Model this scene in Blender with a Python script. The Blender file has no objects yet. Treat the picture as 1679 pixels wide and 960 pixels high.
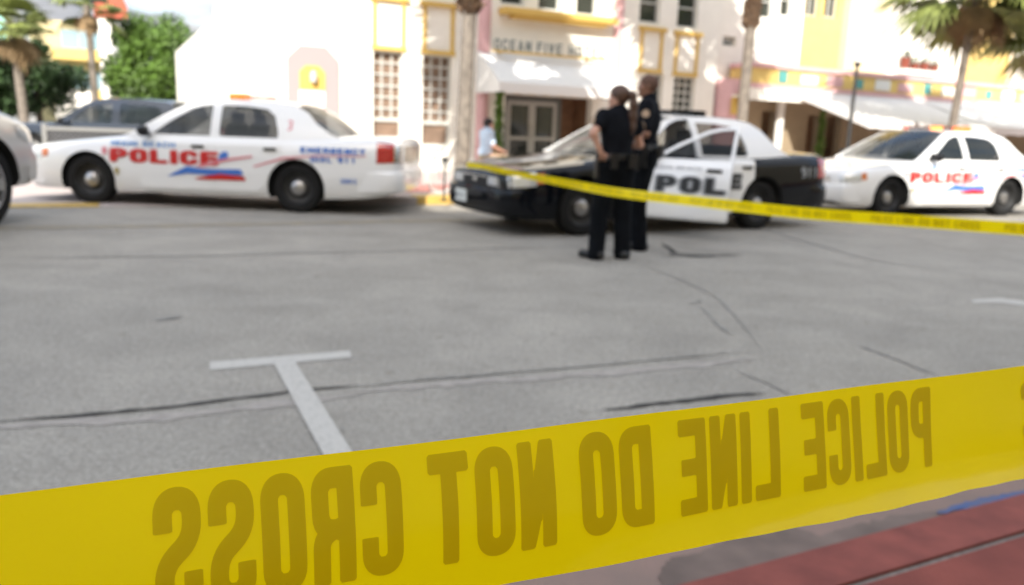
import bpy, math, random
import numpy as np
from mathutils import Vector, Matrix
random.seed(7); rng = np.random.default_rng(7)
R = math.radians
SC = bpy.context.scene
COL = SC.collection
# ---------------------------------------------------------------- camera
F_PX, PITCH, ROLL, CAM_H = 1317.0, 0.2013, 0.0383, 1.2415
IW, IH = 1679.0, 960.0
cam = bpy.data.cameras.new('camera'); camo = bpy.data.objects.new('camera', cam); COL.objects.link(camo)
SC.camera = camo
cam.sensor_width = 36.0; cam.lens = F_PX / IW * 36.0
cam.clip_start = 0.02; cam.clip_end = 3000
fw = np.array([0, math.cos(PITCH), -math.sin(PITCH)]); rt = np.array([1.0, 0, 0]); up = np.cross(rt, fw)
c_, s_ = math.cos(ROLL), math.sin(ROLL)
RV = c_ * rt + s_ * up; UV = -s_ * rt + c_ * up
CP = np.array([0, 0, CAM_H])
camo.matrix_world = Matrix([[RV[0], UV[0], -fw[0], 0], [RV[1], UV[1], -fw[1], 0], [RV[2], UV[2], -fw[2], CAM_H], [0, 0, 0, 1]])
cam.dof.use_dof = True; cam.dof.focus_distance = 0.405; cam.dof.aperture_fstop = 9.6
cam.dof.aperture_blades = 8
# ---------------------------------------------------------------- render look
SC.view_settings.view_transform = 'Standard'; SC.view_settings.look = 'None'
SC.view_settings.exposure = 2.1; SC.view_settings.gamma = 1.0
SC.view_settings.use_curve_mapping = False
# ---------------------------------------------------------------- street frame
ST = R(26.5)
SU = np.array([math.cos(ST), math.sin(ST), 0]); SN = np.array([-math.sin(ST), math.cos(ST), 0])
# sun: comes over the added shade block behind the camera, a little from the left
SUN_EL = R(33); sun_h = -SN * math.cos(R(30)) - SU * math.sin(R(30))
SUN_DIR = Vector((sun_h[0] * math.cos(SUN_EL), sun_h[1] * math.cos(SUN_EL), math.sin(SUN_EL)))
sl = bpy.data.lights.new('sun', 'SUN'); sl.energy = 2.0; sl.angle = R(0.5); sl.color = (1, 0.95, 0.87)
so = bpy.data.objects.new('sun', sl); COL.objects.link(so)
so.rotation_euler = SUN_DIR.to_track_quat('Z', 'Y').to_euler(); so.location = (-10, -20, 30)
W = bpy.data.worlds.new('World'); SC.world = W; W.use_nodes = True
nt = W.node_tree; nt.nodes.clear()
wo = nt.nodes.new('ShaderNodeOutputWorld'); bg = nt.nodes.new('ShaderNodeBackground')
sky = nt.nodes.new('ShaderNodeTexSky'); sky.sky_type = 'NISHITA'; sky.sun_disc = False
sky.sun_elevation = SUN_EL; sky.sun_rotation = math.atan2(SUN_DIR.x, SUN_DIR.y); sky.dust_density = 2.0
tc = nt.nodes.new('ShaderNodeTexCoord'); mp = nt.nodes.new('ShaderNodeMapping'); mp.inputs['Scale'].default_value = (1, 1, 2.6)
nz = nt.nodes.new('ShaderNodeTexNoise'); nz.inputs['Scale'].default_value = 3.1; nz.inputs['Detail'].default_value = 7; nz.inputs['Roughness'].default_value = 0.55
nz2 = nt.nodes.new('ShaderNodeTexNoise'); nz2.inputs['Scale'].default_value = 5.5; nz2.inputs['Detail'].default_value = 5
cr = nt.nodes.new('ShaderNodeValToRGB'); cr.color_ramp.elements[0].position = 0.34; cr.color_ramp.elements[1].position = 0.56
cc = nt.nodes.new('ShaderNodeValToRGB'); cc.color_ramp.elements[0].color = (.86, .89, .97, 1); cc.color_ramp.elements[1].color = (1.55, 1.54, 1.52, 1)
cc.color_ramp.elements[0].position = 0.4; cc.color_ramp.elements[1].position = 0.62
mx = nt.nodes.new('ShaderNodeMix'); mx.data_type = 'RGBA'
L = nt.links.new
L(tc.outputs['Generated'], mp.inputs['Vector']); L(mp.outputs[0], nz.inputs['Vector']); L(mp.outputs[0], nz2.inputs['Vector'])
L(nz.outputs['Fac'], cr.inputs[0]); L(nz2.outputs['Fac'], cc.inputs[0])
sp = nt.nodes.new('ShaderNodeSeparateXYZ'); L(tc.outputs['Generated'], sp.inputs[0])      # cloud cover is brighter overhead than near the horizon
mr = nt.nodes.new('ShaderNodeMapRange'); mr.inputs['From Min'].default_value = .15; mr.inputs['From Max'].default_value = .8; mr.inputs['To Min'].default_value = 1.0; mr.inputs['To Max'].default_value = 2.4
L(sp.outputs['Z'], mr.inputs['Value']); vm = nt.nodes.new('ShaderNodeVectorMath'); vm.operation = 'SCALE'; L(cc.outputs[0], vm.inputs[0]); L(mr.outputs[0], vm.inputs['Scale'])
L(cr.outputs[0], mx.inputs['Factor']); L(sky.outputs[0], mx.inputs[6]); L(vm.outputs[0], mx.inputs[7])
L(mx.outputs[2], bg.inputs['Color']); bg.inputs['Strength'].default_value = 0.14
L(bg.outputs[0], wo.inputs['Surface'])
# ---------------------------------------------------------------- helpers
def ray(px, py):
    return fw + (px - IW / 2) / F_PX * RV - (py - IH / 2) / F_PX * UV
def at_z(px, py, z=0.0):            # pixel of the survey -> point on a horizontal plane
    d = ray(px, py); return CP + d * ((z - CAM_H) / d[2])
def at_t(px, py, t):                # pixel -> (s, z) on the vertical street-parallel plane t
    d = ray(px, py); k = t / (d @ SN); p = CP + d * k
    return float(p @ SU), float(p[2])
def at_d(px, py, dep):              # pixel -> point at camera depth
    return CP + ray(px, py) * dep
def at_Y(px, py, Y):
    d = ray(px, py); return CP + d * (Y / d[1])
def st(s, t, z=0.0):
    p = s * SU + t * SN; return (float(p[0]), float(p[1]), z)

def mat(name, col, rough=0.6, metal=0.0, var=0.0, scale=6.0, bump=0.0, bscale=40.0, spec=0.5, coat=0.0, alpha=1.0, emis=None, estr=0.0, trans=0.0, col2=None, detail=4.0):
    m = bpy.data.materials.new(name); m.use_nodes = True
    t = m.node_tree; b = t.nodes['Principled BSDF']
    b.inputs['Base Color'].default_value = (*col, 1); b.inputs['Roughness'].default_value = rough
    b.inputs['Metallic'].default_value = metal; b.inputs['Specular IOR Level'].default_value = spec
    b.inputs['Coat Weight'].default_value = coat; b.inputs['Coat Roughness'].default_value = 0.04
    b.inputs['Alpha'].default_value = alpha
    b.inputs['Transmission Weight'].default_value = trans
    if emis: b.inputs['Emission Color'].default_value = (*emis, 1); b.inputs['Emission Strength'].default_value = estr
    g = t.nodes.new('ShaderNodeNewGeometry') if (var or bump) else None
    if var:
        n = t.nodes.new('ShaderNodeTexNoise'); n.inputs['Scale'].default_value = scale; n.inputs['Detail'].default_value = detail
        t.links.new(g.outputs['Position'], n.inputs['Vector'])
        r = t.nodes.new('ShaderNodeValToRGB'); r.color_ramp.elements[0].position = 0.3; r.color_ramp.elements[1].position = 0.7
        a = col2 if col2 else tuple(c * (1 - var) for c in col); bb = col if col2 else tuple(min(1, c * (1 + var)) for c in col)
        r.color_ramp.elements[0].color = (*a, 1); r.color_ramp.elements[1].color = (*bb, 1)
        t.links.new(n.outputs['Fac'], r.inputs[0]); t.links.new(r.outputs[0], b.inputs['Base Color'])
    if bump:
        n = t.nodes.new('ShaderNodeTexNoise'); n.inputs['Scale'].default_value = bscale; n.inputs['Detail'].default_value = 5
        t.links.new(g.outputs['Position'], n.inputs['Vector'])
        bm = t.nodes.new('ShaderNodeBump'); bm.inputs['Strength'].default_value = bump; bm.inputs['Distance'].default_value = 0.01
        t.links.new(n.outputs['Fac'], bm.inputs['Height']); t.links.new(bm.outputs[0], b.inputs['Normal'])
    return m

class MB:
    def __init__(s): s.v = []; s.f = []; s.mi = []; s.m = 0
    def add(s, vs, fs):
        o = len(s.v); s.v.extend([tuple(map(float, p)) for p in vs])
        for f in fs: s.f.append(tuple(o + i for i in f)); s.mi.append(s.m)
        return s
    def box(s, x0, x1, y0, y1, z0, z1):
        return s.add([(x0,y0,z0),(x1,y0,z0),(x1,y1,z0),(x0,y1,z0),(x0,y0,z1),(x1,y0,z1),(x1,y1,z1),(x0,y1,z1)],
                     [(3,2,1,0),(4,5,6,7),(0,1,5,4),(1,2,6,5),(2,3,7,6),(3,0,4,7)])
    def prism(s, poly, y0, y1, axis='y'):       # poly in (x,z) extruded along y (or (x,y) along z)
        n = len(poly)
        if axis == 'y': vs = [(p[0], y0, p[1]) for p in poly] + [(p[0], y1, p[1]) for p in poly]
        elif axis == 'x': vs = [(y0, p[0], p[1]) for p in poly] + [(y1, p[0], p[1]) for p in poly]
        else: vs = [(p[0], p[1], y0) for p in poly] + [(p[0], p[1], y1) for p in poly]
        return s.add(vs, [tuple(range(n)), tuple(range(2*n-1, n-1, -1))] + [(i, i+n, (i+1) % n + n, (i+1) % n) for i in range(n)])
    def tube(s, pts, r, n=8, cap=True):
        pts = [np.array(p, float) for p in pts]; rr = r if hasattr(r, '__len__') else [r] * len(pts)
        rings = []; prev = None
        for i, p in enumerate(pts):
            d = pts[min(i+1, len(pts)-1)] - pts[max(i-1, 0)]; d = d / (np.linalg.norm(d) + 1e-9)
            a = prev if prev is not None else (np.array([1.0, 0, 0]) if abs(d[0]) < .8 else np.array([0, 1.0, 0]))
            a = a - d * (a @ d); a /= np.linalg.norm(a) + 1e-9; b = np.cross(d, a); prev = a
            rings.append([p + rr[i] * (math.cos(2*math.pi*k/n) * a + math.sin(2*math.pi*k/n) * b) for k in range(n)])
        vs = [q for g in rings for q in g]; fs = []
        for i in range(len(pts)-1):
            for k in range(n): fs.append((i*n+k, i*n+(k+1) % n, (i+1)*n+(k+1) % n, (i+1)*n+k))
        if cap: fs += [tuple(range(n-1, -1, -1)), tuple((len(pts)-1)*n + k for k in range(n))]
        return s.add(vs, fs)
    def lathe(s, prof, c=(0,0,0), axis='z', n=24):   # prof (r, h)
        vs = []; fs = []
        for r, h in prof:
            for k in range(n):
                a = 2*math.pi*k/n; x, y = r*math.cos(a), r*math.sin(a)
                vs.append((c[0]+x, c[1]+y, c[2]+h) if axis == 'z' else (c[0]+x, c[1]+h, c[2]+y))
        for i in range(len(prof)-1):
            for k in range(n): fs.append((i*n+k, i*n+(k+1) % n, (i+1)*n+(k+1) % n, (i+1)*n+k))
        return s.add(vs, fs)
    def grid(s, G):                              # G[i][j] points
        ni, nj = len(G), len(G[0]); vs = [p for r in G for p in r]
        return s.add(vs, [(i*nj+j, i*nj+j+1, (i+1)*nj+j+1, (i+1)*nj+j) for i in range(ni-1) for j in range(nj-1)])
    def mesh(s, name):
        me = bpy.data.meshes.new(name); me.from_pydata(s.v, [], s.f)
        if any(s.mi): me.polygons.foreach_set('material_index', s.mi)
        me.update(); return me

def finish(me, smooth=False, fix=True):
    import bmesh
    if fix:
        bm = bmesh.new(); bm.from_mesh(me); bmesh.ops.recalc_face_normals(bm, faces=bm.faces); bm.to_mesh(me); bm.free()
    if smooth:
        me.polygons.foreach_set('use_smooth', [True] * len(me.polygons))
        try: me.set_sharp_from_angle(angle=R(38))
        except Exception: pass
def obj(name, mb, m, parent=None, smooth=False, label=None, fix=True):
    me = mb.mesh(name) if isinstance(mb, MB) else mb
    finish(me, smooth, fix)
    for mm in (m if isinstance(m, (list, tuple)) else [m]): me.materials.append(mm)
    o = bpy.data.objects.new(name, me); COL.objects.link(o)
    if parent: o.parent = parent
    if label: o['label'] = label
    return o
def tag(o, label, cat, group=None, kind=None):
    if label: o['label'] = label
    if cat: o['category'] = cat
    if group: o['group'] = group
    if kind: o['kind'] = kind
    return o
def thing(name, label, cat, loc=(0,0,0), rz=0.0, group=None):
    o = bpy.data.objects.new(name, None); COL.objects.link(o); o.location = loc; o.rotation_euler = (0, 0, rz)
    o.empty_display_size = 0.1
    return tag(o, label, cat, group)
def copy_tree(o, parent=None):
    c = o.copy(); COL.objects.link(c)
    if parent: c.parent = parent
    for ch in [x for x in o.children]: copy_tree(ch, c)
    return c

# 2-D implicit shapes -> non-overlapping flat mesh (marching squares), then mapped onto a surface
def msq(sdf, x0, x1, y0, y1, h, fmap=None, mb=None):
    nx = max(2, int(math.ceil((x1-x0)/h))); ny = max(2, int(math.ceil((y1-y0)/h)))
    xs = np.linspace(x0, x1, nx+1); ys = np.linspace(y0, y1, ny+1)
    X, Y = np.meshgrid(xs, ys, indexing='ij'); D = sdf(X, Y); D = np.where(np.abs(D) < 1e-9, 1e-9, D)
    mb = mb or MB(); ids = {}; V = []
    def vid(key, p):
        if key not in ids: ids[key] = len(V); V.append(p)
        return ids[key]
    Fs = []
    for i in range(nx):
        for j in range(ny):
            cs = [(i,j),(i+1,j),(i+1,j+1),(i,j+1)]; d = [D[c] for c in cs]
            if min(d) > 0: continue
            poly = []
            for k in range(4):
                a, b = cs[k], cs[(k+1) % 4]; da, db = d[k], d[(k+1) % 4]
                if da <= 0: poly.append(vid(a, (xs[a[0]], ys[a[1]])))
                if (da <= 0) != (db <= 0):
                    t = da/(da-db); key = (min(a,b), max(a,b))
                    poly.append(vid(key, (xs[a[0]]+(xs[b[0]]-xs[a[0]])*t, ys[a[1]]+(ys[b[1]]-ys[a[1]])*t)))
            if len(poly) >= 3: Fs.append(tuple(poly))
    mb.add([fmap(*p) if fmap else (p[0], p[1], 0) for p in V], Fs)
    return mb
def sd_poly(P):
    P = [np.array(p, float) for p in P]
    def f(X, Y):
        d = np.full(X.shape, 1e9); s = np.ones(X.shape)
        n = len(P)
        for i in range(n):
            a, b = P[i], P[i-1]; ex, ey = b-a; wx, wy = X-a[0], Y-a[1]
            t = np.clip((wx*ex+wy*ey)/(ex*ex+ey*ey+1e-12), 0, 1); bx, by = wx-ex*t, wy-ey*t
            d = np.minimum(d, bx*bx+by*by)
            c1 = Y >= a[1]; c2 = Y < b[1]; c3 = ex*wy > ey*wx
            s = np.where((c1 & c2 & c3) | (~c1 & ~c2 & ~c3), -s, s)
        return s*np.sqrt(d)
    return f
def round_path(pts, r, closed=False, n=6):
    pts = [np.array(p, float) for p in pts]; out = []; N = len(pts)
    for i in range(N):
        if not closed and i in (0, N-1): out.append(pts[i]); continue
        a, b, c = pts[i-1], pts[i], pts[(i+1) % N]
        la, lc = np.linalg.norm(a-b), np.linalg.norm(c-b)
        fa = .5 if (closed or i-1 > 0) else 1.; fc = .5 if (closed or i+1 < N-1) else 1.
        rr = min(r, la*fa, lc*fc); p = b+(a-b)/la*rr; q = b+(c-b)/lc*rr
        for k in range(n+1):
            t = k/n; out.append((1-t)**2*p+2*t*(1-t)*b+t*t*q)
    if closed: out.append(out[0])
    return out
def glyph(ch, Wd, k):
    x0, x1, y0, y1 = k/2, Wd-k/2, k/2, 1-k/2; r = (Wd-k)*.5; r = min(r, .36); xm = Wd/2
    P = []; 
    if ch in 'O0': P = [round_path([(x0,y0),(x1,y0),(x1,y1),(x0,y1)], r, True)]
    elif ch == 'C': P = [round_path([(x1,.64),(x1,y1),(x0,y1),(x0,y0),(x1,y0),(x1,.36)], r)]
    elif ch == 'G': P = [round_path([(x1,.66),(x1,y1),(x0,y1),(x0,y0),(x1,y0),(x1,.5),(xm,.5)], r*.8)]
    elif ch == 'S': P = [round_path([(x1,.66),(x1,y1),(x0,y1),(x0,.60),(x1,.40),(x1,y0),(x0,y0),(x0,.34)], r)]
    elif ch == 'P': P = [[(x0,0),(x0,1)], round_path([(x0,y1),(x1,y1),(x1,.46),(x0,.46)], r)]
    elif ch == 'R': P = [[(x0,0),(x0,1)], round_path([(x0,y1),(x1,y1),(x1,.48),(x0,.48)], r), round_path([(xm,.48),(x1,.42),(x1,0)], .1)]
    elif ch == 'D': P = [[(x0,0),(x0,1)], round_path([(x0,y1),(x1,y1),(x1,y0),(x0,y0)], r)]
    elif ch == 'B': P = [[(x0,0),(x0,1)], round_path([(x0,y1),(x1,y1),(x1,.5),(x0,.5)], r), round_path([(x0,.5),(x1,.5),(x1,y0),(x0,y0)], r)]
    elif ch == 'E': P = [[(x0,0),(x0,1)], [(x0,y1),(Wd,y1)], [(x0,.5),(Wd*.93,.5)], [(x0,y0),(Wd,y0)]]
    elif ch == 'F': P = [[(x0,0),(x0,1)], [(x0,y1),(Wd,y1)], [(x0,.52),(Wd*.9,.52)]]
    elif ch == 'L': P = [[(x0,0),(x0,1)], [(x0,y0),(Wd,y0)]]
    elif ch in 'I1': P = [[(k/2,0),(k/2,1)]] if ch == 'I' else [[(xm,0),(xm,1)], [(xm-k*.9,.74),(xm,.86)]]
    elif ch == 'T': P = [[(xm,0),(xm,1)], [(0,y1),(Wd,y1)]]
    elif ch == 'N': P = [[(x0,0),(x0,1)], [(x1,0),(x1,1)], [(x0,.97),(x1,.03)]]
    elif ch == 'M': P = [[(x0,0),(x0,1)], [(x1,0),(x1,1)], [(x0,.95),(xm,.3)], [(x1,.95),(xm,.3)]]
    elif ch == 'H': P = [[(x0,0),(x0,1)], [(x1,0),(x1,1)], [(x0,.5),(x1,.5)]]
    elif ch == 'A': P = [[(x0,0),(xm,1)], [(x1,0),(xm,1)], [(Wd*.25,.3),(Wd*.75,.3)]]
    elif ch == 'V': P = [[(x0,1),(xm,0)], [(x1,1),(xm,0)]]
    elif ch == 'Y': P = [[(x0,1),(xm,.5)], [(x1,1),(xm,.5)], [(xm,.52),(xm,0)]]
    elif ch == '9': P = [round_path([(x1,.5),(x0,.5),(x0,y1),(x1,y1)], r*.8, True), [(x1,.75),(x1,.3)], round_path([(x1,.5),(x1,y0),(x0,y0)], r)]
    elif ch == '8': P = [round_path([(x0,.5),(x1,.5),(x1,y1),(x0,y1)], r*.8, True), round_path([(x0,y0),(x1,y0),(x1,.5),(x0,.5)], r*.8, True)]
    elif ch == '3': P = [round_path([(x0,y1),(x1,y1),(x1,.5),(x0+.1,.5)], r), round_path([(x0+.1,.5),(x1,.5),(x1,y0),(x0,y0)], r)]
    elif ch == '6': P = [round_path([(x0,y0),(x1,y0),(x1,.52),(x0,.52)], r*.8, True), round_path([(x0,.4),(x0,y1),(x1,y1)], r)]
    return [[np.array(p, float) for p in q] for q in P]
def glyph_w(ch, Wd, k): return k if ch == 'I' else (Wd*1.2 if ch == 'M' else Wd)
def glyph_sdf(ch, Wd, k):
    Wg = glyph_w(ch, Wd, k); P = glyph(ch, Wg, k)
    def f(X, Y):
        d = np.full(X.shape, 1e3)
        for q in P:
            for i in range(len(q)-1):
                a, b = q[i], q[i+1]; e = b-a; l = math.hypot(*e)
                if l < 1e-6: continue
                ex, ey = e/l; al = (X-a[0])*ex+(Y-a[1])*ey; pe = np.abs(-(X-a[0])*ey+(Y-a[1])*ex)
                d = np.minimum(d, np.maximum(np.maximum(-al, al-l), pe-k/2))
                if i > 0: d = np.minimum(d, np.hypot(X-a[0], Y-a[1])-k/2)
        return np.maximum(d, np.maximum(np.maximum(-Y, Y-1), np.maximum(-X, X-Wg)))
    return f, Wg
def text_mb(txt, fmap, x0, x1, y0, y1, Wd=.5, k=.16, gap=.08, res=24, grow=0.0, mb=None):
    """letters filling the box x0..x1, y0..y1 of the surface fmap(x, y) -> 3-D"""
    ws = [(.5*Wd if ch == ' ' else glyph_w(ch, Wd, k)) for ch in txt]; tot = sum(ws)+gap*(len(txt)-1)
    kx = (x1-x0)/tot; ky = y1-y0; cur = 0; mb = mb or MB()
    for ch, w in zip(txt, ws):
        if ch != ' ':
            f, Wg = glyph_sdf(ch, Wd, k); c0 = cur
            g = (lambda X, Y, f=f: f(X, Y)-grow)
            e = grow+.0001
            msq(g, -e, Wg+e, -e, 1+e, 1/res, (lambda a, b, c0=c0: fmap(x0+(c0+a)*kx, y0+b*ky)), mb)
        cur += w+gap
    return mb
# 3-D implicit bodies -> one closed mesh (surface nets)
def smin(a, b, k):
    h = np.clip(.5+.5*(b-a)/k, 0, 1); return b*(1-h)+a*h-k*h*(1-h)
def sdf_mesh(prims, h=.008, k=.02, clip=None, name='body', infl=0.0):
    pts = []
    for p in prims:
        if p[0] == 'c': pts += [np.array(p[1])-max(p[3],p[4]), np.array(p[1])+max(p[3],p[4]), np.array(p[2])-max(p[3],p[4]), np.array(p[2])+max(p[3],p[4])]
        else: pts += [np.array(p[1])-max(p[2]), np.array(p[1])+max(p[2])]
    lo = np.min(pts, 0)-.03-infl; hi = np.max(pts, 0)+.03+infl
    n = np.ceil((hi-lo)/h).astype(int)+1
    ax = [lo[i]+h*np.arange(n[i]) for i in range(3)]
    F = np.full(tuple(n), 1.0, dtype=np.float32)
    for p in prims:
        kk = p[-1] if (p[0] == 'c' and len(p) == 6) or (p[0] == 'e' and len(p) == 5) else k
        if p[0] == 'c': rm = max(p[3], p[4]); a, b = np.array(p[1], float), np.array(p[2], float); blo, bhi = np.minimum(a,b)-rm, np.maximum(a,b)+rm
        else: a = np.array(p[1], float); blo, bhi = a-max(p[2]), a+max(p[2])
        m = kk+infl+2*h
        i0 = np.maximum(0, np.floor((blo-m-lo)/h).astype(int)); i1 = np.minimum(n, np.ceil((bhi+m-lo)/h).astype(int)+1)
        X, Y, Z = np.meshgrid(ax[0][i0[0]:i1[0]], ax[1][i0[1]:i1[1]], ax[2][i0[2]:i1[2]], indexing='ij')
        if p[0] == 'c':
            d = b-a; L2 = d@d+1e-12; t = np.clip(((X-a[0])*d[0]+(Y-a[1])*d[1]+(Z-a[2])*d[2])/L2, 0, 1)
            D = np.sqrt((X-a[0]-t*d[0])**2+(Y-a[1]-t*d[1])**2+(Z-a[2]-t*d[2])**2)-(p[3]+(p[4]-p[3])*t)
        else:
            x, y = X-a[0], Y-a[1]; an = p[3]; ca, sa = math.cos(an), math.sin(an); x, y = x*ca+y*sa, -x*sa+y*ca
            r = p[2]; q = np.sqrt((x/r[0])**2+(y/r[1])**2+((Z-a[2])/r[2])**2); D = (q-1)*min(r)*np.clip(q, .7, 1.4)
        D = D-infl
        sl_ = tuple(slice(i0[i], i1[i]) for i in range(3)); F[sl_] = smin(F[sl_], D, kk)
    if clip: 
        X, Y, Z = np.meshgrid(*ax, indexing='ij'); F = np.maximum(F, clip(X, Y, Z))
    F = np.where(np.abs(F) < 1e-6, 1e-6, F); ins = F < 0
    cn = tuple(n-1); S = np.zeros(cn+(3,), np.float32); C = np.zeros(cn, np.int8)
    co = [(i,j,l) for i in (0,1) for j in (0,1) for l in (0,1)]
    for a in co:
        for e in range(3):
            if a[e]: continue
            b = list(a); b[e] = 1
            sa = tuple(slice(a[i], a[i]+cn[i]) for i in range(3)); sb = tuple(slice(b[i], b[i]+cn[i]) for i in range(3))
            Fa, Fb = F[sa], F[sb]; m = ins[sa] != ins[sb]; t = np.where(m, Fa/(Fa-Fb+1e-20), 0)
            for i in range(3): S[..., i] += np.where(m, a[i]+(t if i == e else 0), 0)
            C += m
    idx = -np.ones(cn, int); w = np.argwhere(C > 0); idx[tuple(w.T)] = np.arange(len(w))
    V = (w+S[tuple(w.T)]/C[tuple(w.T)][:, None])*h+lo; Fc = []
    for e in range(3):
        o1, o2 = [(1,2),(2,0),(0,1)][e]
        sa = [slice(None)]*3; sb = [slice(None)]*3; sa[e] = slice(0, -1); sb[e] = slice(1, None)
        ch = np.argwhere(ins[tuple(sa)] != ins[tuple(sb)])
        for c in ch:
            if c[o1] < 1 or c[o2] < 1 or c[o1] >= cn[o1] or c[o2] >= cn[o2]: continue
            q = []
            for d1, d2 in ((0,0),(1,0),(1,1),(0,1)):
                cc_ = list(c); cc_[o1] -= d1; cc_[o2] -= d2; q.append(int(idx[tuple(cc_)]))
            if min(q) >= 0: Fc.append(tuple(q) if ins[tuple(c)] else tuple(q[::-1]))
    me = bpy.data.meshes.new(name); me.from_pydata([tuple(map(float, p)) for p in V], [], Fc); me.update(); return me
def boolean(o, cutter, op='DIFFERENCE'):
    md = o.modifiers.new('b', 'BOOLEAN'); md.operation = op; md.object = cutter; md.solver = 'EXACT'
    dg = bpy.context.evaluated_depsgraph_get(); dg.update()
    me = bpy.data.meshes.new_from_object(o.evaluated_get(dg)); o.modifiers.clear(); old = o.data; o.data = me
    bpy.data.objects.remove(cutter, do_unlink=True)
# ---------------------------------------------------------------- materials
M = {}
M['white_paint'] = mat('white_paint', (.78,.78,.77), .28, coat=.8)
M['black_paint'] = mat('black_paint', (.004,.005,.007), .07, spec=.28)
M['silver_paint'] = mat('silver_paint', (.52,.51,.49), .32, .35, coat=.8)
M['blue_paint'] = mat('blue_paint', (.010,.014,.021), .25, coat=.7)
M['rubber'] = mat('rubber', (.013,.013,.013), .85, spec=.2, bump=.3)
M['black_trim'] = mat('black_trim', (.010,.010,.011), .45, spec=.3)
M['under'] = mat('undercarriage', (.010,.010,.010), .95)
M['steel_black'] = mat('black_steel', (.02,.02,.02), .5)
M['chrome'] = mat('chrome', (.75,.74,.72), .14, 1.0)
M['hub'] = mat('hub_metal', (.42,.41,.40), .32, .9)
M['alloy'] = mat('alloy', (.6,.6,.6), .3, .9)
M['glass'] = mat('car_glass', (.010,.016,.018), .03, alpha=.55, spec=.6)
M['lens_clear'] = mat('lens_clear', (.62,.62,.60), .12, .35, coat=1)
M['lens_amber'] = mat('lens_amber', (.55,.16,.04), .3, coat=.3)
M['lens_red'] = mat('lens_red', (.42,.015,.012), .15, coat=1)
M['lit_red'] = mat('lit_red', (.9,.16,.03), .3, emis=(1,.13,.02), estr=.35)
M['lit_amber'] = mat('lit_amber', (.95,.3,.05), .3, emis=(1,.25,.03), estr=.35)
M['dk_bar'] = mat('dark_bar', (.05,.03,.03), .2, coat=1)
M['red_dec'] = mat('red_decal', (.50,.018,.015), .4)
M['blue_dec'] = mat('blue_decal', (.05,.16,.50), .4)
M['lblue_dec'] = mat('pale_blue_decal', (.10,.28,.60), .4)
M['pink_dec'] = mat('pink_decal', (.65,.22,.25), .4)
M['grey_dec'] = mat('grey_decal', (.28,.29,.30), .4)
M['black_dec'] = mat('black_decal', (.012,.012,.012), .4)
M['white_dec'] = mat('white_decal', (.75,.75,.75), .4)
M['gold_dec'] = mat('gold_decal', (.35,.28,.10), .4)
M['plate'] = mat('number_plate', (.72,.75,.72), .4)
M['seat'] = mat('seat_cloth', (.10,.10,.10), .9)
M['glass_clear'] = mat('door_glass', (.010,.016,.018), .03, alpha=.18, spec=.3)
M['fleet_dec'] = mat('pale_grey_decal', (.40,.42,.44), .5)
# ---------------------------------------------------------------- survey constants
OPEN = 55
SUVLOC = (-6.48, 8.55, 0); SUVROT = R(-95)
PKLOC = (-10.35, 18.3, 0); PKROT = R(-6)
SHADE = [(-60, -14.2, 15.4), (-14.2, -9.0, 17.2), (-9.0, .8, 15.1), (.8, 60, 13.2)]  # spans and heights of the added block, set by where its shadow should end
TAPE_COL = (1.0, .80, .0); INK_COL = (.70, .575, .0)
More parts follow.
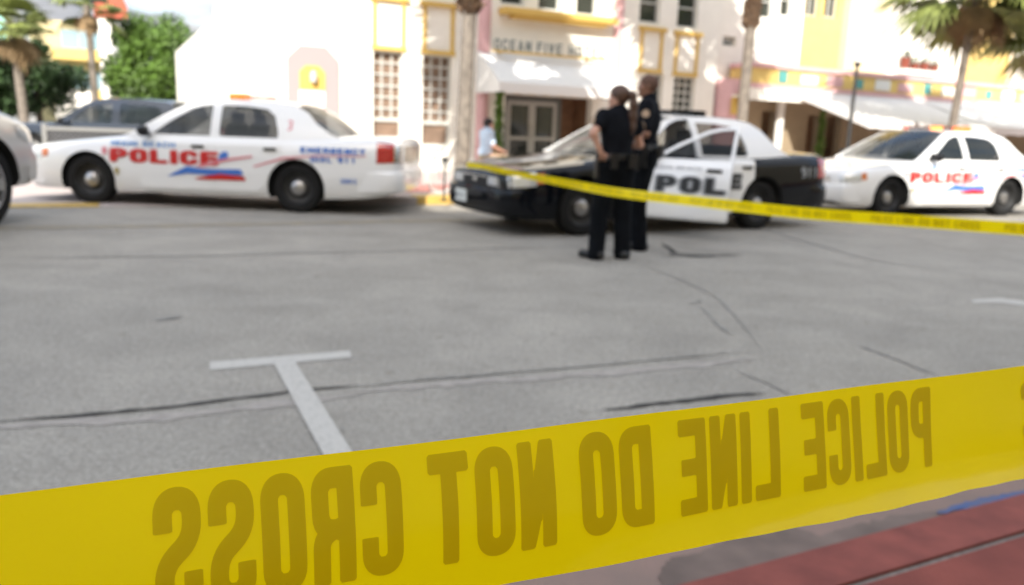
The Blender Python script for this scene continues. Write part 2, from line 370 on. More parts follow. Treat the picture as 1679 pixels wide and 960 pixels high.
# ---------------------------------------------------------------- cars (local: x rearward from front axle, y<0 driver side, z up)
def interp_s(xs, ys, x):
    xs = np.array(xs, float); ys = np.array(ys, float); x = np.atleast_1d(x)
    d = np.diff(ys)/np.diff(xs); m = np.zeros(len(xs)); m[0] = d[0]; m[-1] = d[-1]
    for i in range(1, len(xs)-1):
        if d[i-1]*d[i] > 0: m[i] = 2*d[i-1]*d[i]/(d[i-1]+d[i])
    i = np.clip(np.searchsorted(xs, x)-1, 0, len(xs)-2); h = xs[i+1]-xs[i]; t = np.clip((x-xs[i])/h, 0, 1)
    return (2*t**3-3*t**2+1)*ys[i]+(t**3-2*t**2+t)*h*m[i]+(-2*t**3+3*t**2)*ys[i+1]+(t**3-t**2)*h*m[i+1]
SEDAN = dict(
  st=[(-.995,.58,.70,.68,.27),(-.97,.72,.735,.70,.24),(-.92,.81,.765,.725,.21),(-.82,.87,.795,.75,.19),(-.65,.925,.825,.78,.18),(-.4,.955,.86,.815,.18),(0,.975,.905,.86,.18),
      (.35,.985,.95,.90,.18),(.7,.99,.975,.935,.18),(1.2,.99,.98,.95,.18),(2.0,.99,.985,.955,.18),(2.9,.985,1.01,.965,.18),(3.4,.98,1.05,.985,.19),(3.75,.965,1.07,1.0,.21),(4.0,.94,1.07,1.0,.24),
      (4.15,.905,1.065,.995,.27),(4.24,.86,1.05,.985,.30),(4.285,.79,1.02,.96,.33)],
  wb=2.91, wr=.335, arch=.395, belt=.955, rail=1.38, yb=.905, yr=.665,
  outline=[(.50,.95),(.62,1.0),(1.0,1.19),(1.34,1.345),(1.50,1.385),(1.8,1.405),(2.2,1.41),(2.6,1.392),(2.82,1.365),(3.0,1.29),(3.16,1.16),(3.36,1.045),(3.52,1.0),(3.52,.94),(.5,.94)],
  fap=[(.80,.94),(.80,.965),(1.08,1.145),(1.39,1.315),(1.52,1.355),(1.735,1.375),(1.755,.94)],
  rap=[(1.785,.94),(1.775,1.375),(2.2,1.37),(2.50,1.345),(2.65,1.265),(2.71,1.08),(2.72,.94)],
  fgl=[(.90,.985),(1.12,1.125),(1.41,1.285),(1.53,1.32),(1.70,1.34),(1.715,.985)],
  rgl=[(1.83,.985),(1.825,1.34),(2.17,1.335),(2.46,1.31),(2.58,1.235),(2.64,1.08),(2.65,.985)],
  fdoor=[(.76,.24),(.76,.94),(1.755,.945),(1.765,.24)], rdoor=[(1.78,.24),(1.77,.945),(2.72,.95),(2.70,.60),(2.36,.24)],
  ws=((.40,.962,.0),(.60,.960,.87),(1.44,1.43),(1.46,1.37,.68)), bl=((3.50,1.065),(3.30,1.05,.85),(2.82,1.405),(2.86,1.325,.66)), crown=.032)
SUV = dict(
  st=[(-.90,.70,.84,.80,.42),(-.87,.82,.93,.86,.38),(-.80,.89,1.00,.92,.36),(-.65,.94,1.07,.97,.35),(-.3,.97,1.13,1.04,.34),(.2,.985,1.17,1.09,.33),(.7,.99,1.20,1.12,.32),(1.5,.99,1.2,1.13,.32),(3.0,.99,1.2,1.13,.33),(3.6,.98,1.2,1.13,.38),(3.85,.93,1.17,1.10,.45),(3.9,.85,1.1,1.03,.5)],
  wb=2.95, wr=.395, arch=.47, belt=1.13, rail=1.78, yb=.92, yr=.74,
  outline=[(.6,1.12),(.75,1.18),(1.25,1.66),(1.45,1.78),(1.7,1.81),(2.6,1.82),(3.6,1.80),(3.78,1.72),(3.86,1.4),(3.88,1.12)],
  fap=[(.88,1.12),(.90,1.16),(1.32,1.62),(1.45,1.72),(1.85,1.74),(1.88,1.12)], rap=[(1.92,1.12),(1.90,1.74),(2.75,1.74),(2.85,1.5),(2.80,1.12)],
  fgl=[(1.0,1.17),(1.38,1.62),(1.48,1.68),(1.80,1.70),(1.82,1.17)], rgl=[(1.98,1.17),(1.96,1.70),(2.68,1.70),(2.76,1.5),(2.72,1.17)],
  fdoor=[(.86,.42),(.86,1.11),(1.885,1.115),(1.885,.42)], rdoor=[(1.91,.42),(1.91,1.115),(2.80,1.115),(2.80,.85),(2.42,.42)],
  ws=((.50,1.17,0),(.72,1.16,.88),(1.40,1.84),(1.42,1.76,.74)), bl=((3.92,1.15),(3.86,1.14,.86),(3.66,1.83),(3.70,1.76,.74)), crown=.05)
PICKUP = dict(
  st=[(-.92,.72,.86,.82,.42),(-.88,.84,.95,.88,.38),(-.78,.90,1.01,.94,.36),(-.5,.95,1.05,.99,.35),(0,.975,1.08,1.02,.34),(.6,.985,1.11,1.05,.33),(1.2,.99,1.13,1.07,.33),(3.2,.99,1.13,1.08,.34),(4.2,.98,1.13,1.08,.38),(4.35,.93,1.12,1.06,.42),(4.42,.88,1.08,1.02,.46)],
  wb=3.2, wr=.39, arch=.46, belt=1.06, rail=1.60, yb=.93, yr=.76,
  outline=[(.45,1.05),(.6,1.10),(1.15,1.50),(1.4,1.62),(1.7,1.655),(2.4,1.66),(2.95,1.63),(3.12,1.55),(3.25,1.25),(3.32,1.05)],
  fap=[(.72,1.05),(.75,1.09),(1.22,1.46),(1.38,1.55),(1.85,1.58),(1.88,1.05)], rap=[(1.93,1.05),(1.91,1.58),(2.82,1.56),(2.95,1.48),(3.0,1.05)],
  fgl=[(.86,1.10),(1.28,1.45),(1.42,1.51),(1.80,1.54),(1.82,1.10)], rgl=[(2.0,1.10),(1.98,1.54),(2.76,1.52),(2.87,1.45),(2.90,1.10)],
  fdoor=[(.72,.42),(.72,1.04),(1.885,1.045),(1.885,.42)], rdoor=[(1.92,.42),(1.92,1.045),(2.98,1.045),(2.98,.88),(2.65,.42)],
  ws=((.30,1.09,0),(.56,1.08,.9),(1.34,1.67),(1.36,1.59,.76)), bl=((3.40,1.10),(3.32,1.09,.86),(3.0,1.65),(3.04,1.58,.76)), crown=.04)

def _lift(P, k=1.175):
    b = P['belt']; f = lambda z: b+(z-b)*k if z > b+.02 else z
    for n in ('outline','fap','rap','fgl','rgl'): P[n] = [(x, f(z)) for x, z in P[n]]
    P['rail'] = f(P['rail']); P['ws'] = (P['ws'][0], P['ws'][1], (P['ws'][2][0], f(P['ws'][2][1])), (P['ws'][3][0], f(P['ws'][3][1]), P['ws'][3][2]))
    P['bl'] = (P['bl'][0], P['bl'][1], (P['bl'][2][0], f(P['bl'][2][1])), (P['bl'][3][0], f(P['bl'][3][1]), P['bl'][3][2]))
_lift(SEDAN)
def _stretch(P, k, j):
    for n in ('outline','fap','rap','fgl','rgl','fdoor','rdoor'): P[n] = [(x*k, z) for x, z in P[n]]
    P['st'] = [(x*k if x > 0 else x, *r) for x, *r in P['st']]; P['wb'] *= k
    P['ws'] = tuple((a[0]*k, *a[1:]) for a in P['ws']); P['bl'] = tuple((a[0]*k, *a[1:]) for a in P['bl'])
_stretch(PICKUP, 1.22, 0)
class Car:
    def __init__(c, P):
        c.P = P; a = np.array(P['st']); c.xs = a[:,0]; c.a = a
    def par(c, x):
        return [interp_s(c.xs, c.a[:,k], x) for k in (1,2,3,4)]
    def side(c, x, z):
        w, zt, zs, zb = [float(v[0]) for v in c.par(x)]
        return float(np.interp(z, [zb, zb+.09, zb+.45*(zs-zb), zb+.72*(zs-zb), zs-.05, zs, zs+.02], [w*.93, w*.985, w, w*.995, w*.972, w*.93, w*.90]))
    def green(c, x, z):
        P = c.P; t = (z-P['belt'])/(P['rail']-P['belt'])
        y = P['yb']-(P['yb']-P['yr'])*(.62*t+.38*t*t)
        return y*(1-.05*max(0, x-2.6))
def slab(sdf, bb, h, fo, fi, mb=None):
    """msq sheet mapped by fo (outer) and fi (inner) and joined round the rim"""
    s2 = msq(sdf, *bb, h)
    P2 = [(v[0], v[1]) for v in s2.v]; n = len(P2)
    ed = {}
    for f in s2.f:
        for i in range(len(f)):
            a, b = f[i], f[(i+1) % len(f)]
            if (b, a) in ed: del ed[(b, a)]
            else: ed[(a, b)] = 1
    mb = mb or MB()
    fs = [f for f in s2.f]+[tuple(i+n for i in reversed(f)) for f in s2.f]+[(b, a, a+n, b+n) for a, b in ed]
    mb.add([fo(*p) for p in P2]+[fi(*p) for p in P2], fs); return mb
def sub(*fs):
    def f(X, Y):
        d = fs[0](X, Y)
        for g in fs[1:]: d = np.maximum(d, -g(X, Y))
        return d
    return f
def circ(cx, cz, r): return lambda X, Y: np.hypot(X-cx, Y-cz)-r
def bb(poly, e=.01):
    xs = [p[0] for p in poly]; ys = [p[1] for p in poly]; return (min(xs)-e, max(xs)+e, min(ys)-e, max(ys)+e)

def car(name, label, cat, group, P, loc, rz, paint, doorpaint=None, roofpaint=None, openang=0.0, plate=False, style='patrol', hubs=True, details=True):
    C = Car(P); root = thing(name, label, cat, loc, rz, group); dp = doorpaint or paint; rp = roofpaint or paint
    # body shell
    N = 110; x = np.unique(np.concatenate([np.linspace(C.xs[0], C.xs[0]+.4, 26), np.linspace(C.xs[0]+.4, C.xs[-1]-.35, N), np.linspace(C.xs[-1]-.35, C.xs[-1], 20)]))
    w, zt, zs, zb = C.par(x); b = MB(); G = []
    for i in range(len(x)):
        h = zs[i]-zb[i]; half = [(0,zb[i]),(.6*w[i],zb[i]),(.93*w[i],zb[i]+.015),(.985*w[i],zb[i]+.09),(w[i],zb[i]+.45*h),(.995*w[i],zb[i]+.72*h),(.972*w[i],zs[i]-.05),(.93*w[i],zs[i]),(.80*w[i],zs[i]+.62*(zt[i]-zs[i])),(.45*w[i],zt[i]-.004),(0,zt[i])]
        ring = [(x[i], -p[0], p[1]) for p in half]+[(x[i], p[0], p[1]) for p in half[-2:0:-1]]
        G.append(ring)
    nr = len(G[0]); vs = [p for r in G for p in r]; b.add(vs, [])
    cab0, cab1 = P['ws'][0][0]+.12, P['bl'][0][0]-.12
    for i in range(len(x)-1):
        for j in range(nr):
            k = (j+1) % nr; lo = j in (0, nr-1) or k in (0,)
            top = 8 <= j <= 11 and cab0 < x[i] < cab1
            b.m = 1 if (lo or top or j in (1, nr-2)) else 0
            b.f.append((i*nr+j, i*nr+k, (i+1)*nr+k, (i+1)*nr+j)); b.mi.append(b.m)
    b.m = 0; b.f.append(tuple(range(nr))); b.mi.append(0); b.f.append(tuple((len(x)-1)*nr+j for j in reversed(range(nr)))); b.mi.append(0)
    body = obj('body', b, [paint, M['under']], root, smooth=False)
    cut = MB(); cut.m = 1
    for ax in (0, P['wb']):
        for sy in (-1, 1):
            n = 36; r = P['arch']; pl = [(ax+r*math.cos(2*math.pi*k/n), P['wr']+r*math.sin(2*math.pi*k/n)) for k in range(n)]
            ya, yb_ = sorted((sy*.58, sy*1.3)); cut.prism(pl, ya, yb_)
    if openang:
        cut.box(P['fdoor'][0][0]+.03, P['fdoor'][2][0]-.03, -1.4, -.12, .30, 1.3)
    co = obj('cutter', cut, [paint, M['under']], root); boolean(body, co)
    finish(body.data, True)
    # side frames of the cabin
    GO = lambda sy, e: (lambda X, Z: (X, sy*(C.green(X, Z)+e), Z))
    for sy in (-1, 1):
        f = sub(sd_poly(P['outline']), sd_poly(P['fap']), sd_poly(P['rap']))
        fr = slab(f, bb(P['outline']), .022, GO(sy, 0), GO(sy, -.03))
        obj('pillar_frame', fr, rp, root, smooth=True)
    # roof
    ws, bl = P['ws'], P['bl']; ol = P['outline']; ox = [p[0] for p in ol if p[1] > P['belt']]; oz = [p[1] for p in ol if p[1] > P['belt']]
    G = []; nu, nv = 22, 15
    for i in range(nu+1):
        u = i/nu; row = []
        for j in range(nv+1):
            a = -1+2*j/nv
            xs_ = ws[3][0]+(bl[3][0]-ws[3][0])*u; xc = ws[2][0]+(bl[2][0]-ws[2][0])*u
            X = xc+(xs_-xc)*a*a; zr = float(np.interp(xs_, ox, oz)); y = C.green(xs_, zr)+.004
            Z = zr+.003+P['crown']*(1-abs(a)**2.4); row.append((X, a*y, Z))
        G.append(row)
    obj('roof', MB().grid(G), rp, root, smooth=True)
    def screen(base_c, base_s, top_c, top_s, nm, bul):
        g = MB(); G = []
        for i in range(9):
            t = i/8; row = []
            for j in range(15):
                a = -1+2*j/14
                bx = base_c[0]+(base_s[0]-base_c[0])*a*a; bz = base_c[1]+(base_s[1]-base_c[1])*a*a
                tx = top_c[0]+(top_s[0]-top_c[0])*a*a; tz = top_c[1]+(top_s[1]-top_c[1])*abs(a)**2.4-.004
                row.append((bx+(tx-bx)*t-bul*math.sin(math.pi*t), a*(base_s[2]+(top_s[2]+.0-base_s[2])*t), bz+(tz-bz)*t+abs(bul)*.8*math.sin(math.pi*t)))
            G.append(row)
        return obj(nm, g.grid(G), M['glass'], root, smooth=True)
    screen(ws[0], ws[1], ws[2], ws[3], 'windshield', .03); screen(bl[0], bl[1], bl[2], bl[3], 'rear_window', -.03)
    # doors
    arch_r = circ(P['wb'], P['wr'], P['arch']+.02)
    for sy in (-1, 1):
        for kind, low, ap, gl in (('f', P['fdoor'], P['fap'], P['fgl']), ('r', P['rdoor'], P['rap'], P['rgl'])):
            opened = openang and kind == 'f' and sy == -1
            hx, hy = (low[0][0], -C.side(low[0][0], .6)) if opened else (0, 0)
            SO = lambda e, sy=sy, hx=hx, hy=hy: (lambda X, Z: (X-hx, sy*(C.side(X, Z)+e)-hy, Z))
            GG = lambda e, sy=sy, hx=hx, hy=hy: (lambda X, Z: (X-hx, sy*(C.green(X, Z)+e)-hy, Z))
            d = slab(sub(sd_poly(low), arch_r), bb(low), .035, SO(.007), SO(-.07 if opened else -.02))
            gs = [(ap[0][0]+.006, ap[0][1])]+[p for p in ap[1:-1]]+[(ap[-1][0]-.004, ap[-1][1])]
            slab(sub(sd_poly(gs), sd_poly(gl)), bb(ap), .02, GG(.006), GG(-.03), d)
            do = obj('front_door' if kind == 'f' else 'rear_door', d, dp, root, smooth=True)
            obj('window', slab(sd_poly([p for p in gl]), bb(gl), .03, GG(-.008), GG(-.012)), M['glass_clear'] if openang and sy == -1 else M['glass'], do)
            hz = P['belt']-.125; hx0 = low[2][0]-.27 if kind == 'f' else low[2][0]-.24
            h = MB(); y0 = sy*(C.side(hx0, hz)+.010)-hy; ya, yb_ = sorted((y0, y0+sy*.022)); h.box(hx0-hx, hx0+.17-hx, ya, yb_, hz, hz+.035)
            obj('handle', h, M['black_trim'] if style == 'patrol' else dp, do)
            if kind == 'f':
                mb = MB(); mx_, my, mz = P['fap'][0][0]+.06-hx, sy*(P['yb']+.16)-hy, P['belt']+.07
                mb.lathe([(0,-.07),(.055,-.06),(.072,-.02),(.07,.03),(.045,.06),(0,.065)], (mx_, my, mz), 'y', 14)
                ya, yb_ = sorted((sy*(P['yb']-.02)-hy, my)); mb.box(mx_-.02, mx_+.04, ya, yb_, mz-.06, mz-.03)
                obj('wing_mirror', mb, M['black_trim'], do, smooth=True)
            if opened:
                do.location = (hx, hy, 0); do.rotation_euler = (-R(11), 0, -openang); do.scale = (1.08, 1, 1)
                tr = MB(); tr.box(.12, .85, .105, .13, .45, .85); tr.box(.2, .8, .13, .18, .62, .66); obj('door_card', tr, M['seat'], do)
            if sy == -1: 
                if kind == 'f': root_f, fh = do, (hx, hy)
                else: root_r = do
    # bumpers
    def bumper(nm, plan, z0, z1, m):
        g = []
        pts = [np.array(p) for p in plan]+[np.array((p[0], -p[1])) for p in plan[-2::-1]]
        for i, p in enumerate(pts):
            d = pts[min(i+1, len(pts)-1)]-pts[max(i-1, 0)]; n = np.array([d[1], -d[0]]); n /= np.linalg.norm(n)+1e-9
            c0 = np.array([1.6, 0]); n = n if n@(p-c0) > 0 else -n
            k_ = min(1, min(i, len(pts)-1-i)/2.0); k_ = k_*1.0-.25*(1-k_)
            g.append([(*(p+n*(o*k_ if o > 0 else o)), z) for o, z in ((-.03,z0),(.015,z0+.01),(.035,z0+.05),(.045,(z0+z1)/2),(.045,z1-.06),(.03,z1-.015),(.005,z1),(-.03,z1))])
        return obj(nm, MB().grid(g), m, root, smooth=True)
    fx = [(s[0], s[1]) for s in P['st'][:6]][::-1]; fx = [(p[0]-.0, p[1]) for p in fx if p[0] < -P['arch']-.03]; n0 = P['st'][0]
    zb0 = n0[4]-.02
    bumper('front_bumper', fx+[(n0[0]-.015, n0[1]*.65), (n0[0]-.025, 0)], zb0, zb0+.30, paint if paint is not M['silver_paint'] else M['silver_paint'])
    rx = [(s[0], s[1]) for s in P['st'] if s[0] > P['wb']+P['arch']+.1]; n1 = P['st'][-1]
    bumper('rear_bumper', rx+[(n1[0]+.015, n1[1]*.65), (n1[0]+.025, 0)], n1[4]-.02, n1[4]+.28, paint)
    # lamps
    def patch(nm, x0, x1, f0, f1, m, sy, e=.006, par=root):
        G = []
        for i in range(9):
            X = x0+(x1-x0)*i/8; w, zt, zs, zb = [float(v[0]) for v in C.par(X)]; row = []
            for j in range(6):
                z = (zb+(zs-zb)*(f0+(f1-f0)*j/5)); row.append((X, sy*(C.side(X, z)+e), z))
            G.append(row)
        return MB().grid(G)
    for sy in (-1, 1):
        nx, nw = n0[0], n0[1]; zA = n0[4]+.74*(n0[3]-n0[4]); zB = n0[3]-.005
        hl = patch('h', nx+.001, nx+.33, .70, .97, None, sy); ya, yb_ = sorted((sy*nw*.98, sy*nw*.58)); hl.box(nx-.012, nx+.01, ya, yb_, zA, zB)
        h = obj('headlight', hl, M['lens_clear'], root, smooth=True)
        obj('turn_signal', patch('t', nx+.33, nx+.43, .74, .93, None, sy), M['lens_amber'] if style == 'patrol' else M['lens_clear'], h, smooth=True)
        tx = n1[0]; tl = patch('t', tx-.28, tx-.06, .62, .98, None, sy, .008)
        zA = n1[4]+.60*(n1[3]-n1[4]); ya, yb_ = sorted((sy*n1[1]*.98, sy*n1[1]*.80)); q2 = patch('t', tx-.06, tx-.001, .62, .95, None, sy, .008); q2.box(tx-.01, tx+.010, ya, yb_, zA, n1[3]-.01); obj('lamp_trim', q2, M['chrome'] if style == 'patrol' else M['lens_red'], root, smooth=True)
        obj('tail_light', tl, M['lens_red'], root, smooth=True)
    g = MB(); nx = n0[0]; zA = n0[4]+.72*(n0[3]-n0[4]); g.box(nx-.010, nx+.01, -n0[1]*.55, n0[1]*.55, zA, n0[3]-.002)
    go = obj('grille', g, M['black_trim'], root)
    k = MB(); k.box(nx-.014, nx-.010, -n0[1]*.55, n0[1]*.55, n0[3]-.016, n0[3]-.002); k.box(nx-.014,nx-.010,-.05,.05,(zA+n0[3])/2-.02,(zA+n0[3])/2+.02); obj('chrome_trim', k, M['chrome'], go)
    k = MB(); k.box(n1[0]+.002, n1[0]+.010, -n1[1]*.60, n1[1]*.60, n1[4]+.60*(n1[3]-n1[4]), n1[3]-.02); obj('rear_panel', k, M['chrome'] if style == 'patrol' else paint, root)
    # wheels
    wr = P['wr']
    for ax in (0, P['wb']):
        for sy in (-1, 1):
            t = MB(); yo = sy*.93; yi = sy*.71
            hw = .11; prof = [(wr*.66,-hw*.9),(wr*.80,-hw),(wr*.93,-hw*.96),(wr*.985,-hw*.8),(wr,-hw*.4),(wr,hw*.4),(wr*.985,hw*.8),(wr*.93,hw*.96),(wr*.80,hw),(wr*.66,hw*.9)]
            t.lathe(prof+[prof[0]], (ax, sy*.82, wr), 'y', 40)
            wo_ = obj('wheel', t, M['rubber'], root, smooth=True)
            r = MB(); f = sy
            r.lathe([(wr*.67,f*.098),(wr*.64,f*.085),(wr*.58,f*.03),(wr*.45,f*.015),(wr*.30,f*.05),(wr*.26,f*.055),(0,f*.055)], (ax, sy*.82, wr), 'y', 40)
            if hubs:
                ri = obj('rim', r, M['steel_black'], wo_, smooth=True)
                hc = MB(); hc.lathe([(wr*.29,f*.056),(wr*.285,f*.068),(wr*.2,f*.085),(0,f*.09)], (ax, sy*.82, wr), 'y', 24); obj('hub_cap', hc, M['hub'], wo_, smooth=True)
            else:
                r2 = MB()
                for k_ in range(6):
                    a = 2*math.pi*k_/6; ca, sa = math.cos(a), math.sin(a)
                    pl = []
                    for rr, ww in ((.10,.05),(.62,.075),(.62,-.075),(.10,-.05)):
                        rr *= wr*1.0; ww *= wr*2; pl.append((ax+rr*ca-ww*sa, wr+rr*sa+ww*ca))
                    ya, yb_ = sorted((sy*.82+f*.06, sy*.82+f*.09)); r2.prism(pl, ya+.0001*k_, yb_+.0001*k_)
                r2.lathe([(wr*.70,f*.10),(wr*.62,f*.10),(wr*.60,f*.05)], (ax, sy*.82, wr), 'y', 40)
                r2.lathe([(wr*.16,f*.07),(wr*.15,f*.102),(0,f*.105)], (ax, sy*.82, wr), 'y', 20)
                obj('rim', r, M['steel_black'], wo_, smooth=True); obj('spokes', r2, M['alloy'], wo_)
    # seats + steering wheel
    b0 = P['belt']
    for sy in (-1, 1):
        s = MB(); s.prism([(1.25,b0-.35),(1.85,b0-.38),(1.98,b0+.20),(1.86,b0+.22),(1.72,b0-.22),(1.25,b0-.2)], sy*.42-.24, sy*.42+.24); s.box(1.87,1.96,sy*.42-.12,sy*.42+.12,b0+.22,b0+.36)
        obj('seat', s, M['seat'], root)
    s = MB(); s.box(2.62,2.78,-.65,.65,b0-.1,b0+.17); obj('rear_seat', s, M['seat'], root)
    s = MB(); s.tube([(1.02+.05*math.cos(a), -.42+.18*math.sin(a), b0+.06+.17*math.cos(a)) for a in np.linspace(0, 2*math.pi, 21)], .014, 6); obj('steering_wheel', s, M['black_trim'], root)
    return dict(root=root, C=C, fdoor=root_f, rdoor=root_r, fh=fh, body=body)

def side_map(C, e=.014, hx=0, hy=0): return lambda X, Z: (X-hx, -(C.side(X, Z)+e)-hy, Z)
def decal_poly(nm, pts, m, C, par, e=.016, h=.03, off=(0,0)):
    return obj(nm, msq(sd_poly(pts), *bb(pts), h, side_map(C, e, *off)), m, par, fix=False)
def lightbar(root, lit, dark, z=1.49, x0=1.78, plain=False):
    b = MB()
    for k in range(7):
        y = -.54+k*.18; x = x0+.40*abs(y)
        b.box(x-.11, x+.11, y-.088, y+.088, z, z+.075)
    b.box(x0-.04,x0+.05,-.5,.5,z-.03,z)
    for y in (-.45,.45): b.box(x0+.12,x0+.2,y-.04,y+.04,z-.09,z)
    lb = obj('lightbar', b, dark, root)
    for ys, m in lit:
        q = MB(); x = x0+.40*abs(ys); q.box(x-.115, x+.115, ys-.092, ys+.092, z+.008, z+.079)
        obj('light_pod', q, m, lb)
    return lb
def spotlight(root, b0=.955):
    s = MB(); s.lathe([(0,-.05),(.035,-.045),(.055,-.01),(.055,.03),(0,.035)], (.84,-.99,b0+.09), 'y', 14); s.tube([(.86,-.88,b0+.05),(.82,-1.0,b0+.09)], .012, 6)
    obj('spotlight', s, M['black_trim'], root, smooth=True)

def carloc(x, y, a):     # from the near front tyre's contact point to the axle centre
    return (x-math.sin(a)*.82, y+math.cos(a)*.82, 0)

WHITE_LABELS = None
# white patrol car, built once and copied
L1 = carloc(-5.8765, 11.2353, R(-3.2))
w1 = car('patrol_car', 'white police sedan on the left with red POLICE lettering, side on at the kerb', 'police car', 'white patrol sedans with red and blue stripes', SEDAN, L1, R(-3.2), M['white_paint'])
C1, r1 = w1['C'], w1['root']; sm = side_map(C1)
fd, rd, bd = w1['fdoor'], w1['rdoor'], w1['body']
obj('police_lettering', text_mb('POLICE', sm, .34, 1.86, .595, .785, Wd=.62, k=.26, gap=.07, res=14), M['red_dec'], r1, fix=False)
obj('city_lettering', text_mb('MIAMI BEACH', sm, .36, 1.26, .815, .885, Wd=.6, k=.17, gap=.12, res=9), M['lblue_dec'], r1, fix=False)
pxz = lambda L_: [((a-157)/114.4, (341-b_)/119) for a, b_ in L_]
decal_poly('blue_stripe', pxz([(284,291),(320,272),(344,275.5),(404,274),(410,283),(350,285),(320,284)]), M['blue_dec'], C1, r1, .016)
decal_poly('blue_stripe', pxz([(368,262),(374,248),(384,246),(386,254),(376,264)]), M['blue_dec'], C1, r1, .016)
decal_poly('red_stripe', pxz([(322,293),(352,286),(372,282.5),(410,285),(413,292)]), M['red_dec'], C1, r1, .018)
decal_poly('pink_stripe', pxz([(330,272),(375,259),(423,251),(424,254),(378,263),(345,273)]), M['pink_dec'], C1, r1, .019, .015)
decal_poly('pink_stripe', pxz([(424,268),(470,252),(520,247),(600,244.5),(600,246),(520,249),(472,255),(426,270)]), M['pink_dec'], C1, r1, .015, .012)
decal_poly('emblem', pxz([(203,280),(208,278),(211,283),(208,291),(203,288)]), M['gold_dec'], C1, r1, .016, .01)
decal_poly('badge', pxz([(183,248),(188,246),(192,250),(190,259),(184,258)]), M['pink_dec'], C1, r1, .016, .01)
obj('emergency_lettering', text_mb('EMERGENCY', sm, 2.98, 3.86, .815, .895, Wd=.6, k=.2, gap=.12, res=9), M['blue_dec'], r1, fix=False)
obj('emergency_lettering', text_mb('DIAL 911', sm, 3.12, 3.74, .70, .775, Wd=.6, k=.2, gap=.12, res=9), M['blue_dec'], r1, fix=False)
obj('unit_number', text_mb('3803', sm, 3.52, 3.74, .43, .49, Wd=.6, k=.18, gap=.15, res=9), M['blue_dec'], r1, fix=False)
cp = MB(); gm = lambda X, Z: (X, -(C1.green(X, Z)+.004), Z)
obj('pillar_number', text_mb('3', gm, 2.75, 2.83, 1.10, 1.24, Wd=.6, k=.16, res=12), M['pink_dec'], r1, fix=False)
lightbar(r1, [(-.54, M['lit_red']), (-.18, M['lit_amber']), (.54, M['lens_red'])], M['dk_bar']); spotlight(r1)
w3 = copy_tree(r1); L3 = carloc(6.2469, 13.7168, R(23.6)); w3.location = L3; w3.rotation_euler = (0, 0, R(23.6))
w3['label'] = 'white police sedan on the far right, seen from its front corner'
# black and white patrol car with the driver's door open
L2 = carloc(.77, 9.75, R(29.6))
w2 = car('patrol_car', "black and white police sedan in the middle with its white driver's door swung open", 'police car', None, SEDAN, L2, R(29.6), M['black_paint'], doorpaint=M['white_paint'], roofpaint=M['white_paint'], openang=R(OPEN))
C2, r2 = w2['C'], w2['root']; hx, hy = w2['fh']
def outlined(txt, x0, x1, z0, z1, par, off, **k):
    obj('police_lettering_outline', text_mb(txt, side_map(C2, .013, *off), x0, x1, z0, z1, grow=.07, **k), M['grey_dec'], par, fix=False)
    obj('police_lettering', text_mb(txt, side_map(C2, .017, *off), x0, x1, z0, z1, **k), M['black_dec'], par, fix=False)
kw = dict(Wd=.62, k=.24, gap=.16, res=14)
outlined('POL', .93, 1.71, .565, .76, w2['fdoor'], (hx, hy), **kw)
outlined('ICE', 1.84, 2.46, .565, .76, w2['rdoor'], (0, 0), **kw)
obj('city_lettering', text_mb('MIAMI BEACH', side_map(C2, .013, hx, hy), .86, 1.42, .845, .885, Wd=.6, k=.15, gap=.12, res=9), M['grey_dec'], w2['fdoor'], fix=False)
obj('unit_number', text_mb('911', side_map(C2, .012), 3.62, 3.98, .72, .86, Wd=.5, k=.12, gap=.18, res=12), M['fleet_dec'], r2, fix=False)
n0 = SEDAN['st'][0]
pl = MB(); pl.box(n0[0]-.080, n0[0]-.072, .10, .40, .33, .48); po = obj('number_plate', pl, M['plate'], r2)
obj('plate_number', text_mb('MB 911', lambda X, Z: (n0[0]-.083, X, Z), .38, .12, .37, .43, Wd=.5, k=.15, gap=.12, res=10), M['grey_dec'], po, fix=False)
lightbar(r2, [], M['black_trim'], x0=1.75); spotlight(r2)
# silver SUV at the left edge: nose away from the camera
suv = car('suv', 'silver SUV cut off by the left edge, only its nose and front wheel in view', 'SUV', None, SUV, SUVLOC, SUVROT, M['silver_paint'], style='plain', hubs=False); suv['root'].scale = (1, 1, 1.13)
pk = car('pickup_truck', 'dark blue grey crew cab pickup behind the left police car', 'pickup truck', None, PICKUP, PKLOC, PKROT, M['blue_paint'], style='plain', hubs=False); pk['root'].scale = (.83, .88, .93)
